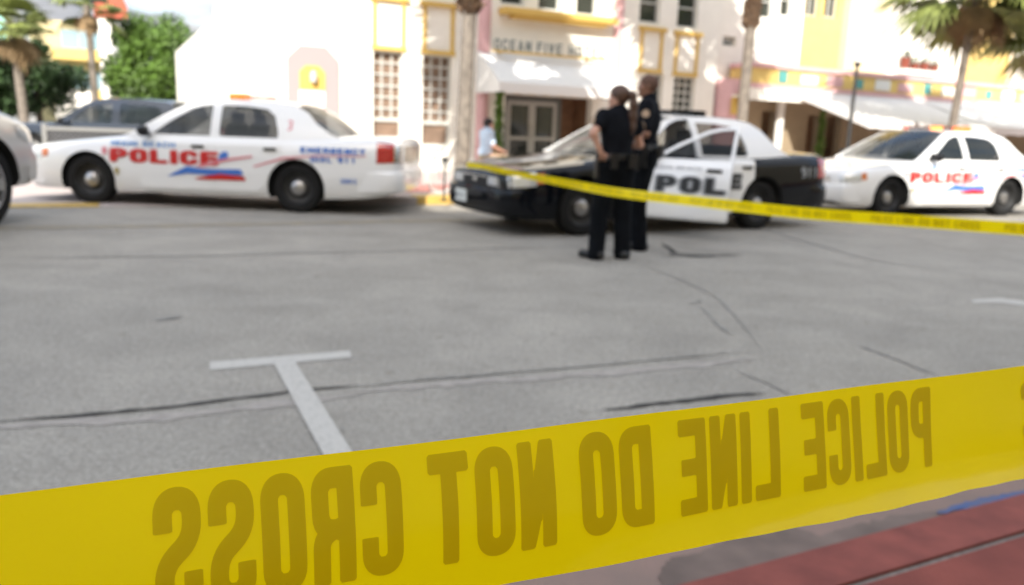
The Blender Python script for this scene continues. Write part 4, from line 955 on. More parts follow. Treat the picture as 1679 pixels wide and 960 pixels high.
# unseen block added behind the camera, roofline stepped to shade street and cars
q = MB(); 
bk = thing('shade_block', 'plain cream block added out of view behind the viewpoint to shade the street', 'building', tuple(-SN*9), ST)
for a, b_, hgt in SHADE:
    q = MB(); q.box(a+.002, b_, -11, 0, -.1, hgt); bw = obj('wall', q, M['cream'], bk)
    for fl in range(int(hgt//3.3)):
        for k in range(int((b_-a)/4)):
            g = MB(); x = a+1.2+k*4; g.box(x, x+1.5, .002, .03, 1.0+fl*3.3, 2.5+fl*3.3)
            if abs(x) < 16: obj('window', g, M['wglass'], bw)
# ---------------------------------------------------------------- far background at the left
def far_box(name, label, cat, pxa, pxb, pytop, Y, depth, m, base=0.0):
    a, b_ = at_Y(pxa, 185, Y), at_Y(pxb, 185, Y); zt_ = at_Y((pxa+pxb)/2, pytop, Y)[2]
    X0 = (a[0]+b_[0])/2; r = thing(name, label, cat, (X0, Y, 0), math.atan2(-X0, Y)); w = (b_[0]-a[0])/2*math.cos(math.atan2(-X0, Y)); q = MB(); q.box(-w, w, 0, depth, base, zt_); obj('wall', q, m, r)
    return r, w, zt_
yb_root, w, zt_ = far_box('balcony_building', 'pale yellow building with balconies far behind the palms at the left', 'building', 60, 192, 36, 62, 14, mat('far_cream', (.58,.50,.28), .85))
for k in range(3):
    z = zt_-1.9-k*2.9; q = MB(); q.box(-w*.5, w+.6, -1.3, -.002, z-.9, z-.15); bo = obj('balcony', q, M['yellow'], yb_root); 
    for x in (-w*.05, w*.38, w*.78): q = MB(); q.box(x-.55, x+.55, -.04, -.004, z, z+1.3); obj('window', q, mat('far_window', (.25,.38,.45), .3), yb_root)
tw, w, zt_ = far_box('tower_block', 'grey block with an orange red top standing behind the thin palm', 'building', 170, 214, 30, 52, 12, M['grey_wall'])
q = MB(); q.prism([(-w-.2,zt_+.004),(w+.15,zt_+.004),(w+.15,zt_+.7),(-w*.2,zt_+3.4),(-w-.2,zt_+3.4)], -.2, 12); obj('roof', q, M['orange'], tw)
q = MB(); q.box(-w-.004, -w*.1, -.03, -.003, 0, zt_-.02); obj('wall_panel', q, M['stucco'], tw)
lw, w, zt_ = far_box('low_building', 'low white building seen over the bonnet of the dark pickup', 'building', 92, 158, 146, 44, 8, M['stucco'])
q = MB(); q.box(-w*.2, w*.6, -.03, -.003, .3, zt_-1.0); obj('shutter', q, M['grey_wall'], lw)
tr_, w, zt_ = far_box('tiled_house', 'low tan house with an orange tiled roof between the round tree and the hotel', 'house', 300, 372, 135, 40, 8, M['brown'])
q = MB(); q.prism([(-w-.6,zt_+.003),(w+.6,zt_+.003),(w+.3,zt_+.75),(-w-.3,zt_+.75)], -.8, 8); obj('roof', q, M['pink'] if False else mat('roof_tile', (.45,.22,.10), .8), tr_)
tq, w, zt_ = far_box('turquoise_gable', 'pale turquoise building corner at the top left edge', 'building', -120, 2, 60, 48, 10, mat('turquoise', (.35,.62,.55), .8))
q = MB(); q.prism([(-w,zt_+.003),(w+.9,zt_+.003),(w,zt_+3.2),(-w,zt_+3.2)], 0, 10); obj('roof', q, mat('turquoise_roof', (.30,.58,.52), .8), tq)
# ---------------------------------------------------------------- trees
def tree(name, label, loc, h0, h1, rad, m, n=5200, size=.14, trunk=.16, group=None, clumps=34):
    t = thing(name, label, 'tree', tuple(loc), 0, group); q = MB(); H = h1-h0
    q.tube([(0,0,-.05),(.05,.02,h0*.6),(0,.05,h0+H*.35),(.05,0,h0+H*.7)], [trunk,trunk*.8,trunk*.55,trunk*.2], 9)
    cl = []
    for k in range(clumps):
        th = rng.random()*2*math.pi; ph = math.acos(1-2*rng.random()*.92); e = .55+.42*rng.random()
        c = (rad*e*math.sin(ph)*math.cos(th), rad*e*math.sin(ph)*math.sin(th), h0+H*.46+H*.46*e*math.cos(ph)); cl.append(c)
        if k % 3 == 0: q.tube([(0,.03,h0+H*.15+.2*rng.random()),(c[0]*.5,c[1]*.5,(c[2]+h0+H*.3)/2),c], [trunk*.4,trunk*.25,.015], 6)
    obj('trunk', q, M['wood'], t, smooth=True); f = MB()
    for c in cl: leafquads(f, c, rad*(.22+.16*rng.random()), n//clumps, size)
    obj('crown', f, m, t, fix=False); return t
p = at_Y(266, 180, 31); tree('round_tree', 'round bright green tree between the palms and the hotel', (p[0], 31, 0), 1.0, 4.9, 1.9, M['leaf_b'], n=24000, size=.085, trunk=.14, clumps=64)
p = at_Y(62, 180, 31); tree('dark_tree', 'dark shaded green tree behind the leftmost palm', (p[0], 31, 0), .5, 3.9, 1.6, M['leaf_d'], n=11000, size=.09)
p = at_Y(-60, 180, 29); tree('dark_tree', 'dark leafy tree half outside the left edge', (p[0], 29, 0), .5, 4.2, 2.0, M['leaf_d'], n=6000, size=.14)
def palm(name, label, base, height, rad, r0, boot_from=None, lean=(0,0), nf=34, crown_r=1.5, dead_n=14, group='palms along the street', seed=1, flen=1.3, dlen=1.0, bl=1.0):
    rg = np.random.default_rng(seed); t = thing(name, label, 'palm', tuple(base), 0, group); q = MB(); n = 26
    P = [np.array([lean[0]*(i/n)**1.3, lean[1]*(i/n)**1.3, height*i/n]) for i in range(n+1)]
    q.tube(P, [r0*(1.15 if i == 0 else 1)*(1-.22*i/n)*(1+.05*(i % 2)) for i in range(n+1)], 14); obj('trunk', q, M['bark'], t, smooth=True)
    top = P[-1]
    if boot_from is not None:
        b = MB(); z = boot_from
        while z < height:
            u = z/height; c = np.array([lean[0]*u**1.3, lean[1]*u**1.3, z]); R0 = r0*(1-.2*u)
            for k in range(9):
                a = rg.random()*2*math.pi; d = np.array([math.cos(a), math.sin(a), 0]); s = np.array([-d[1], d[0], 0]); L_ = (.10+.08*rg.random())*bl
                b.add([c+d*R0*.8-s*.05, c+d*R0*.8+s*.05, c+d*(R0+L_)+s*.03+[0,0,.16], c+d*(R0+L_)-s*.03+[0,0,.16], c+d*R0*.9+[0,0,.18]], [(0,1,2,3),(0,3,4),(1,4,2),(2,4,3)])
            z += .055
        obj('boots', b, M['boots'], t, fix=False)
    def fan(mb, el, az, L_, droop, nl=16):
        d = np.array([math.cos(el)*math.cos(az), math.cos(el)*math.sin(az), math.sin(el)]); side = np.array([-math.sin(az), math.cos(az), 0]); upv = np.cross(d, side)
        st_ = top+[0,0,-.1]; tip = st_+d*L_*.5+[0,0,-droop*.12*L_]
        mb.tube([st_, (st_+tip)/2+[0,0,.03], tip], [.018,.013,.009], 4, cap=False)
        for k in range(nl):
            a = (k/(nl-1)-.5)*2.5; dd = d*math.cos(a)+side*math.sin(a); l = L_*(.62-.16*abs(a))*(0.85+.3*rg.random()); w = .035*L_
            pr = side*math.cos(a)-d*math.sin(a); m1 = tip+dd*l*.55+[0,0,-droop*l*.12]; m2 = tip+dd*l+[0,0,-droop*l*.55]
            mb.add([tip-pr*.006, tip+pr*.006, m1+pr*w, m1-pr*w, m2], [(0,1,2,3),(3,2,4)])
    g = MB()
    for k in range(nf): fan(g, R(-22+100*rg.random()**.8), rg.random()*6.283, flen*(.85+.3*rg.random()), .5+.6*rg.random())
    obj('crown', g, M['frond'], t, fix=False)
    if dead_n:
        g = MB()
        for k in range(dead_n): fan(g, R(-82+50*rg.random()), rg.random()*6.283, flen*dlen*(.7+.3*rg.random()), .9)
        obj('dead_fronds', g, M['dead'], t, fix=False)
    return t
def palm_base(px, py, t):  # ground point under a survey pixel at street offset t
    s, z = at_t(px, py, t); return st(s, t, .1)
b = palm_base(757, 270, 13.0); palm('palm', 'palm with a shaggy dark upper trunk in front of the hotel, left of the entrance', b, 7.2, 0, .125, boot_from=2.95, lean=(.20,.1), seed=3, nf=80, flen=2.5, dead_n=8)
b = palm_base(1216, 200, 13.4); palm('palm', 'palm trunk rising behind the open car door, right of the hotel', b, 7.8, 0, .115, boot_from=3.3, lean=(.04,.1), seed=4, bl=.6, nf=80, flen=2.4, dead_n=8)
b = palm_base(1560, 200, 13.8); z = at_t(1590, -30, 13.8)[1]; palm('palm', 'fan palm with brown skirt behind the far right patrol car', b, z, 0, .105, lean=(.25,.1), seed=5, nf=80, flen=2.15, dead_n=15, dlen=.62)
b = palm_base(1712, 190, 13.8); z = at_t(1705, 40, 13.8)[1]; palm('palm', 'palm at the top right edge, only its lower fronds in view', b, z, 0, .11, seed=6, nf=55, flen=2.1, dead_n=16, dlen=.6)
def palm_Y(px, pyt, Y, label, **k):
    p = at_Y(px, 180, Y); z = at_Y(px, pyt, Y)[2]; return palm('palm', label, (p[0], Y, 0), z, 0, **k)
palm_Y(40, 38, 27, 'leftmost palm with a wide tan skirt in front of the dark tree', r0=.15, seed=7, nf=40, flen=1.45, dead_n=22, dlen=.85, lean=(-.2,0))
palm_Y(158, 8, 29, 'thin palm in front of the grey and orange block', r0=.13, seed=8, nf=30, flen=1.35, dead_n=12, dlen=.6, lean=(-.1,0))
# climbing plant by the entrance, potted green column by the restaurant
def column_plant(name, label, px, py0, py1, t, w):
    s, zt_ = at_t(px, py0, t); p_ = st(s, t, .1); r = thing(name, label, 'plant', p_); q = MB(); q.lathe([(0,0),(.14,0),(.2,.34),(.17,.34),(.16,.30),(0,.30)], (0,0,0), 'z', 14); obj('pot', q, M['tan'], r, smooth=True)
    f = MB(); z = .4
    while z < zt_-.1: leafquads(f, (0,0,z), w*(1.1-.55*(z/zt_)), 26, .06); z += .06
    obj('foliage', f, M['leaf_b'], r, fix=False); q = MB(); q.tube([(0,0,.3),(0,0,zt_-.3)], .02, 6); obj('stem', q, M['wood'], r)
column_plant('column_plant', 'slim green plant left of the hotel doors under the awning', 820, 132, 240, 18.6, .15)
column_plant('column_plant', 'slim green plant beside the dark doorway of the restaurant', 1351, 180, 245, 18.7, .17)
# ---------------------------------------------------------------- street furniture
s, z = at_t(1406, 98, 12.7); lp = thing('street_lamp', 'slim dark street lamp with a pale globe between the hotel and the right palm', 'street lamp', st(at_t(1390, 240, 12.7)[0], 12.7, .1))
q = MB(); q.tube([(0,0,0),(0,0,z-.2)], [.055,.032], 12); q.lathe([(.11,0),(.11,.12),(.06,.25)], (0,0,0), 'z', 12); obj('post', q, M['metal_dk'], lp, smooth=True)
q = MB(); q.lathe([(0,0),(.07,.01),(.09,.12),(.10,.26),(.06,.33),(0,.34)], (0,0,z-.16), 'z', 16); obj('globe', q, mat('milk_glass', (.75,.75,.72), .3), lp, smooth=True)
q = MB(); q.lathe([(.04,0),(.09,.03),(.05,.08)], (0,0,z-.24), 'z', 12); obj('collar', q, M['metal_dk'], lp, smooth=True)
# lattice barrier behind the white car
pa, pb = at_Y(70, 230, 13.6), at_Y(262, 230, 14.2); zt_ = at_Y(150, 210, 13.8)[2]
ba = thing('lattice_barrier', 'low grey lattice panel behind the bonnet of the left police car', 'fence', (pa[0], pa[1], 0), math.atan2(pb[1]-pa[1], pb[0]-pa[0]))
Lb = math.hypot(pb[0]-pa[0], pb[1]-pa[1]); q = MB(); q.box(0,.07,-.03,.03,0,zt_+.04); q.box(Lb-.07,Lb,-.03,.03,0,zt_); q.box(.07,Lb-.07,-.025,.025,zt_-.06,zt_); q.box(.07,Lb-.07,-.025,.025,.15,.2); obj('frame', q, mat('grey_rail', (.20,.20,.19), .5), ba)
q = MB(); H_ = zt_-.26
for k in range(int((Lb+H_)/.075)):
    x = .07+k*.075
    for sg_ in (1, -1):
        a = (x, .2) if sg_ == 1 else (x, .2+H_); b_ = (x-H_, .2+H_) if sg_ == 1 else (x-H_, .2)
        def cl(p_, o): 
            if p_[0] < .07: f = (.07-p_[0])/(o[0]-p_[0]); return (.07, p_[1]+(o[1]-p_[1])*f)
            if p_[0] > Lb-.07: f = (Lb-.07-p_[0])/(o[0]-p_[0]); return (Lb-.07, p_[1]+(o[1]-p_[1])*f)
            return p_
        A_, B_ = cl(a, b_), cl(b_, a); y = .006*sg_
        if abs(A_[0]-B_[0]) > .01: q.tube([(A_[0], y, A_[1]), (B_[0], y, B_[1])], .011, 4)
obj('lattice', q, mat('grey_lattice', (.14,.14,.145), .6), ba)
q = MB(); q.box(.07,Lb-.07,.03,.035,.2,zt_-.07); obj('mesh_screen', q, mat('dark_screen', (.04,.042,.045), .8), ba)
# bicycle on the far sidewalk
p1 = at_z(722, 316, .12); bi = thing('bicycle', 'bicycle with pale rims parked on the sidewalk behind the left police car', 'bicycle', (p1[0], p1[1], .12), R(26.5))
M['bike'] = mat('bike_paint', (.55,.25,.25), .4)
WR = .24
for x in (0, -.85):
    q = MB(); q.tube([(x+WR*math.cos(a), 0, WR+WR*math.sin(a)) for a in np.linspace(0, 2*math.pi, 33)], .022, 6, cap=False); w_ = obj('wheel', q, M['wframe'], bi, smooth=True)
    q = MB()
    for k in range(12): a = k*math.pi/6; q.tube([(x,0,WR),(x+WR*.96*math.cos(a),0,WR+WR*.96*math.sin(a))], .002, 3)
    obj('spokes', q, M['chrome'], w_)
q = MB()
for a, b_ in (((0,0,WR),(-.1,0,.62)), ((-.1,0,.62),(-.5,0,.26)), ((-.12,0,.56),(-.58,0,.52)), ((-.5,0,.26),(-.62,0,.66)), ((-.85,0,WR),(-.5,0,.26)), ((-.85,0,WR),(-.58,0,.52))): q.tube([a, b_], .016, 6)
obj('frame', q, M['bike'], bi); q = MB(); q.tube([(-.1,0,.62),(-.09,0,.72),(-.05,-.22,.74)], .012, 6); q.tube([(-.09,0,.72),(-.05,.22,.74)], .012, 6); obj('handlebar', q, M['metal_dk'], bi)
q = MB(); q.prism([(-.76,.66),(-.72,.71),(-.5,.69),(-.5,.66)], -.05, .05); obj('saddle', q, M['black_trim'], bi)
p1 = at_z(728, 330, .12); pm = thing('parking_post', 'thin dark post at the far kerb beside the bicycle', 'post', (p1[0], p1[1], .12)); q = MB(); q.tube([(0,0,0),(0,0,.60)], .016, 8); q.lathe([(0,0),(.06,0),(.06,.02),(.02,.03)], (0,0,0), 'z', 12); obj('post', q, M['metal_dk'], pm); q = MB(); q.box(-.05,.05,-.03,.03,.58,.66); obj('cap', q, M['metal_dk'], pm)
# bench under the seated man
p1 = at_Y(795, 250, 17.6); BX, BY = p1[0], 17.6
bn = thing('bench', 'low pale bench on the far sidewalk under the seated man', 'bench', (BX, BY, .12), ST)
q = MB(); q.box(-.6,.6,-.2,.2,.36,.42); obj('seat', q, M['wframe'], bn)
for x in (-.5,.5): q = MB(); q.box(x-.04,x+.04,-.17,.17,0,.359); obj('leg', q, M['wframe'], bn)
# ---------------------------------------------------------------- people
M['skin'] = mat('skin', (.50,.27,.19), .55); M['skin2'] = mat('skin_brown', (.24,.115,.07), .5)
M['navy'] = mat('navy_uniform', (.005,.006,.009), .9, var=.3, scale=9, spec=.15); M['navy2'] = mat('navy_trousers', (.004,.005,.007), .9, var=.3, scale=7, spec=.12)
M['leather'] = mat('black_leather', (.008,.008,.008), .35); M['hair'] = mat('brown_hair', (.065,.028,.013), .5, var=.4, scale=40); M['hair2'] = mat('black_hair', (.012,.009,.008), .7); M['shaved'] = mat('shaved_hair', (.10,.05,.032), .8)
M['patch'] = mat('sleeve_patch', (.42,.30,.20), .7); M['badge'] = mat('badge_metal', (.7,.7,.68), .25, .9); M['lblue'] = mat('pale_blue_cloth', (.45,.56,.68), .85); M['eye'] = mat('eye', (.6,.6,.58), .2); M['iris'] = mat('iris', (.02,.012,.01), .2)
V3 = lambda *a: np.array(a, float)
def hand(wr_, d, palm_n, L=.18, curl=.6, mirror=1):
    d = d/np.linalg.norm(d); n = palm_n-d*(palm_n@d); n /= np.linalg.norm(n); s = np.cross(d, n)*mirror; P = []
    k = L/.18; pc = wr_+d*.045*k
    for o in (-.026,-.009,.009,.026): P.append(('c', wr_+d*.01, wr_+d*.085*k+s*o*k, .016, .013, .012))
    for o, l in ((-.030,.062),(-.010,.074),(.010,.070),(.030,.055)):
        a = wr_+d*.088*k+s*o*k; m = a+(d*math.cos(curl*.6)+n*math.sin(curl*.6))*l*.5*k; e = m+(d*math.cos(curl*1.5)+n*math.sin(curl*1.5))*l*.5*k
        P += [('c', a, m, .0092, .0085, .004), ('c', m, e, .0085, .0072, .004)]
    a = wr_+d*.025*k-s*.026*k; m = a+(d*.6-s*.7+n*.35)*.042*k; e = m+(d*.85-s*.2+n*.45)*.036*k
    P += [('c', a, m, .013, .010, .006), ('c', m, e, .010, .008, .004)]; return P
def head_prims(c, yaw, sc=1.0, pitch=0.0):
    f = V3(-math.sin(yaw), math.cos(yaw), 0); s = V3(math.cos(yaw), math.sin(yaw), 0); u = V3(0, 0, 1)
    q = lambda a, b, c_: c+(s*a+f*b+u*c_)*sc
    P = [('e', q(0,-.012,.025), (.074*sc,.094*sc,.090*sc), yaw), ('e', q(0,.022,-.045), (.056*sc,.064*sc,.068*sc), yaw, .03), ('c', q(-.02,.070,-.085), q(.02,.070,-.085), .020*sc, .020*sc, .02),
         ('c', q(0,.088,.012), q(0,.100,-.022), .007*sc, .011*sc, .010), ('c', q(-.03,.078,.028), q(.03,.078,.028), .012*sc, .012*sc, .012), ('c', q(-.016,.088,-.052), q(.016,.088,-.052), .0065*sc, .0065*sc, .006), ('c', q(-.013,.086,-.062), q(.013,.086,-.062), .007*sc, .007*sc, .006)]
    for k in (-1, 1): P += [('c', q(k*.073,-.012,.018), q(k*.079,-.022,-.022), .011*sc, .008*sc, .006), ('e', q(k*.042,.058,-.022), (.022*sc,.022*sc,.020*sc), yaw, .02)]
    eyes = [q(k*.030,.0755,.006) for k in (-1, 1)]
    return P, eyes, q
def person(label, loc, rz, J, skin, shirt, trousers, sc=1.0, head_yaw=0.0, long_hair=False, hairm=None, badge=None, patch=False, gear=True, hands=None, fem=False, bald=False, shortsleeve=True, group=None, hem=.10):
    a = 1.0 if not fem else .93; B = []
    T = [('c', J['hL'], J['hR'], .105, .105, .04), ('e', (J['pel']+V3(0,0,.06)), (.155*a,.112,.13), 0, .05), ('e', J['belly'], (.145*a,.108,.15), 0, .05), ('e', J['chest'], (.172*a,.120,.19), 0, .05), ('c', J['sL'], J['sR'], .062*a, .062*a, .05), ('c', J['neck']-V3(0,0,.03), J['head']-V3(0,.01,.05), .062*a, .052*a, .03)]
    hp, eyes, q = head_prims(J['head'], head_yaw, sc*1.02)
    A = []
    for k in 'LR': A += [('c', J['s'+k], J['e'+k], .050*a, .040*a, .025), ('c', J['e'+k], J['w'+k], .039*a, .027*a, .02)]
    Lg = []
    for k in 'LR': Lg += [('c', J['h'+k], J['k'+k], .088, .056, .03), ('c', J['k'+k], J['a'+k], .057, .040, .02)]
    Ft = []
    for k in 'LR':
        d = J['f'+k]-J['a'+k]; dh = V3(d[0], d[1], 0); dh /= np.linalg.norm(dh); an = J['a'+k]
        Ft += [('c', V3(an[0],an[1],.045)-dh*.05, V3(an[0],an[1],.038)+dh*.16, .042, .036, .02)]
    Hd = []
    for (k, dr, nn, cu, mi) in hands: Hd += hand(J['w'+k], V3(*dr), V3(*nn), .17 if fem else .185, cu, mi)
    me = sdf_mesh(T+hp+A+Lg+Ft+Hd, h=.0075, k=.02)
    root = obj('person', me, skin, smooth=True); root.location = loc; root.rotation_euler = (0, 0, rz); tag(root, label, 'person', group)
    waist = J['pel'][2]+hem
    sleeves = []
    for k in 'LR':
        e = J['s'+k]+(J['e'+k]-J['s'+k])*((.42 if fem else .75) if shortsleeve else 1.0); sleeves += [('c', J['s'+k], e, .058*a, .056*a, .03)]
        if not shortsleeve: sleeves.append(('c', J['e'+k], J['e'+k]+(J['w'+k]-J['e'+k])*.9, .050, .036, .03))
    tor = T[1:5]; obj('shirt', sdf_mesh(tor+sleeves+[('c', J['neck']-V3(0,0,.02), J['neck']+V3(0,0,.015), .066*a, .063*a, .02)], h=.009, k=.03, infl=.016 if gear else .02, clip=lambda X, Y, Z: waist-Z), shirt, root, smooth=True)
    w2_ = waist+.012
    tl = []
    for k in 'LR':
        foot = V3(J['a'+k][0], J['a'+k][1], J['a'+k][2]-.035)
        tl += [('c', J['h'+k], J['k'+k], .100, .076, .035), ('c', J['k'+k], foot, .076, .070, .03)]
    obj('trousers', sdf_mesh([T[0], T[1]]+tl, h=.009, k=.03, infl=.012, clip=lambda X, Y, Z: Z-w2_), trousers, root, smooth=True)
    for k in 'LR':
        d = J['f'+k]-J['a'+k]; dh = V3(d[0], d[1], 0); dh /= np.linalg.norm(dh); an = J['a'+k]
        obj('shoe', sdf_mesh([('c', V3(an[0],an[1],.05)-dh*.05, V3(an[0],an[1],.042)+dh*.175, .050, .042, .02), ('c', V3(an[0],an[1],.05)-dh*.02, J['a'+k]+V3(0,0,.03), .052, .05, .02)], h=.009, k=.02, clip=lambda X, Y, Z: .002-Z), M['leather'], root, smooth=True)
    if gear:
        zc = waist-.01; be = obj('belt', sdf_mesh([T[1], T[2], ('c', J['hL'], J['hR'], .105, .105, .04)], h=.009, k=.04, infl=.034, clip=lambda X, Y, Z: np.maximum(zc-.03-Z, Z-zc-.03)), M['leather'], root, smooth=True)
        for dx, dy, hh, ww in ((-.205,-.02,.20,.035),(.205,-.02,.12,.035),(-.12,.14,.09,.03),(.13,.13,.09,.03),(.10,-.15,.09,.035),(-.10,-.16,.10,.03)):
            c_ = J['pel']+V3(dx*a, dy, hem-.02); g = MB(); g.box(c_[0]-ww, c_[0]+ww, c_[1]-ww*.8, c_[1]+ww*.8, c_[2]-hh, c_[2]+.04); obj('belt_pouch', g, M['leather'], be)
    # hair
    Hc = J['head']; f = V3(-math.sin(head_yaw), math.cos(head_yaw), 0)
    if not bald:
        hc = lambda X, Y, Z: -( (Z-(Hc[2]+.035))+.95*(-( (X-Hc[0])*f[0]+(Y-Hc[1])*f[1]) +.045) )
        pr = [('e', q(0,-.014,.028), (.076*sc,.097*sc,.093*sc), head_yaw)]
        ho = obj('hair', sdf_mesh(pr, h=.007, k=.02, infl=.014, clip=hc), hairm, root, smooth=True)
        if long_hair:
            b0 = q(0,-.105,.05); pt = [b0, q(.01,-.155,.03), q(.015,-.165,-.06), q(.015,-.165,-.17), q(.01,-.17,-.28), q(.01,-.165,-.36)]
            rr_ = [.024,.034,.042,.042,.032,.010]; pp = [('c', pt[i], pt[i+1], rr_[i], rr_[i+1], .02) for i in range(5)]
            obj('ponytail', sdf_mesh(pp, h=.008, k=.02), hairm, ho, smooth=True); g = MB(); g.lathe([(.028,-.012),(.034,0),(.028,.012)], tuple(q(.003,-.125,.048)), 'y', 12); obj('hair_band', g, M['leather'], ho)
    else:
        hc = lambda X, Y, Z: -( (Z-(Hc[2]+.02))+.9*(-( (X-Hc[0])*f[0]+(Y-Hc[1])*f[1]) +.035) )
        obj('hair', sdf_mesh([('e', q(0,-.012,.025), (.0745*sc,.0945*sc,.0905*sc), head_yaw)], h=.007, infl=.006, clip=hc), hairm, root, smooth=True)
    for e in eyes:
        g = MB(); g.lathe([(0,-.010),(.006,-.008),(.010,0),(.006,.008),(0,.010)], tuple(e), 'z', 10); eo = obj('eye', g, M['eye'], root, smooth=True)
        g = MB(); g.lathe([(0,-.005),(.0048,0),(0,.005)], tuple(e+f*.0085), 'z', 8); obj('iris', g, M['iris'], eo)
    if patch:
        for k in patch:
            m_ = J['s'+k]+(J['e'+k]-J['s'+k])*.32; sgn = -1 if k == 'L' else 1; g = MB(); g.lathe([(0,0),(.040,0),(.040,.006),(0,.006)], (0,0,0), 'z', 16)
            po = obj('sleeve_patch', g, M['patch'], root); out = V3(sgn*.95, patch[k], .15); out /= np.linalg.norm(out)
            po.location = m_+out*.073; po.rotation_euler = Vector(out).to_track_quat('Z', 'Y').to_euler()
    if badge is not None:
        g = MB(); g.lathe([(0,0),(.028,0),(.024,.008),(0,.010)], (0,0,0), 'z', 10); po = obj('badge', g, M['badge'], root); po.location = badge; po.rotation_euler = (-R(80), 0, 0)
    return root
# officer with the ponytail: her back to us, left hand on her hip
JW = dict(pel=V3(0,0,.93), hL=V3(-.085,0,.90), hR=V3(.085,0,.90), kL=V3(-.125,.03,.48), kR=V3(.115,.03,.48), aL=V3(-.165,-.02,.08), aR=V3(.13,0,.08), fL=V3(-.24,.12,.05), fR=V3(.15,.17,.05),
          belly=V3(0,0,1.10), chest=V3(0,-.005,1.27), sL=V3(-.165,-.01,1.385), sR=V3(.165,0,1.385), neck=V3(0,0,1.44), head=V3(-.01,.015,1.565),
          eL=V3(-.295,-.085,1.22), eR=V3(.27,.05,1.13), wL=V3(-.205,-.09,1.045), wR=V3(.12,.23,1.10))
pw = at_z(1000, 425, 0)
person('police officer with a long brown ponytail and left hand on her hip', (pw[0], pw[1], 0), R(18), JW, M['skin'], M['navy'], M['navy2'], sc=.95, head_yaw=R(38), long_hair=True, hairm=M['hair'], patch={'L':0.,'R':0.}, fem=True,
       hands=[('L', (.75,.15,-.55), (.4,.6,-.1), .5, 1), ('R', (-.9,.35,.1), (-.2,-.9,.1), .7, -1)], hem=.09)
# tall bald officer in profile, facing left
JM = dict(pel=V3(0,0,1.01), hL=V3(-.095,0,.98), hR=V3(.095,0,.98), kL=V3(-.12,.03,.53), kR=V3(.15,.08,.53), aL=V3(-.12,-.02,.09), aR=V3(.20,.06,.09), fL=V3(-.13,.16,.05), fR=V3(.26,.22,.05),
          belly=V3(0,.015,1.19), chest=V3(0,0,1.39), sL=V3(-.195,0,1.52), sR=V3(.195,0,1.52), neck=V3(0,0,1.585), head=V3(0,.03,1.725),
          eL=V3(-.27,-.03,1.24), eR=V3(.27,-.02,1.24), wL=V3(-.07,.215,1.13), wR=V3(.05,.225,1.13))
pm_ = at_z(1048, 409, 0)
person('tall shaven headed police officer facing left with hands clasped at his belt', (pm_[0], pm_[1], 0), R(72), JM, M['skin2'], M['navy'], M['navy2'], sc=1.02, head_yaw=R(4), bald=True, hairm=M['shaved'], patch={'L':-.1,'R':0.}, badge=V3(-.09,.135,1.44),
       hands=[('L', (.95,.1,-.1), (0,-.8,-.5), .9, 1), ('R', (-.95,.1,-.1), (0,-.8,-.5), .9, -1)], hem=.10)
# seated man in a pale blue shirt on the far sidewalk
JS = dict(pel=V3(0,0,.53), hL=V3(-.09,.03,.51), hR=V3(.09,.03,.51), kL=V3(-.12,.44,.51), kR=V3(.12,.44,.51), aL=V3(-.12,.46,.09), aR=V3(.12,.46,.09), fL=V3(-.13,.62,.05), fR=V3(.13,.62,.05),
          belly=V3(0,.02,.70), chest=V3(0,.04,.88), sL=V3(-.175,.03,1.01), sR=V3(.175,.03,1.01), neck=V3(0,.05,1.07), head=V3(0,.08,1.20),
          eL=V3(-.24,.07,.76), eR=V3(.24,.07,.76), wL=V3(-.17,.30,.66), wR=V3(.17,.30,.66))
person('dark haired man in a pale blue shirt sitting on the bench', (BX, BY, .12-.01), R(-62), JS, M['skin'], M['lblue'], M['tan'], sc=1.0, hairm=M['hair2'], gear=False,
       hands=[('L', (0,.9,-.2), (0,-.1,-1), .4, 1), ('R', (0,.9,-.2), (0,-.1,-1), .4, -1)], hem=.02)
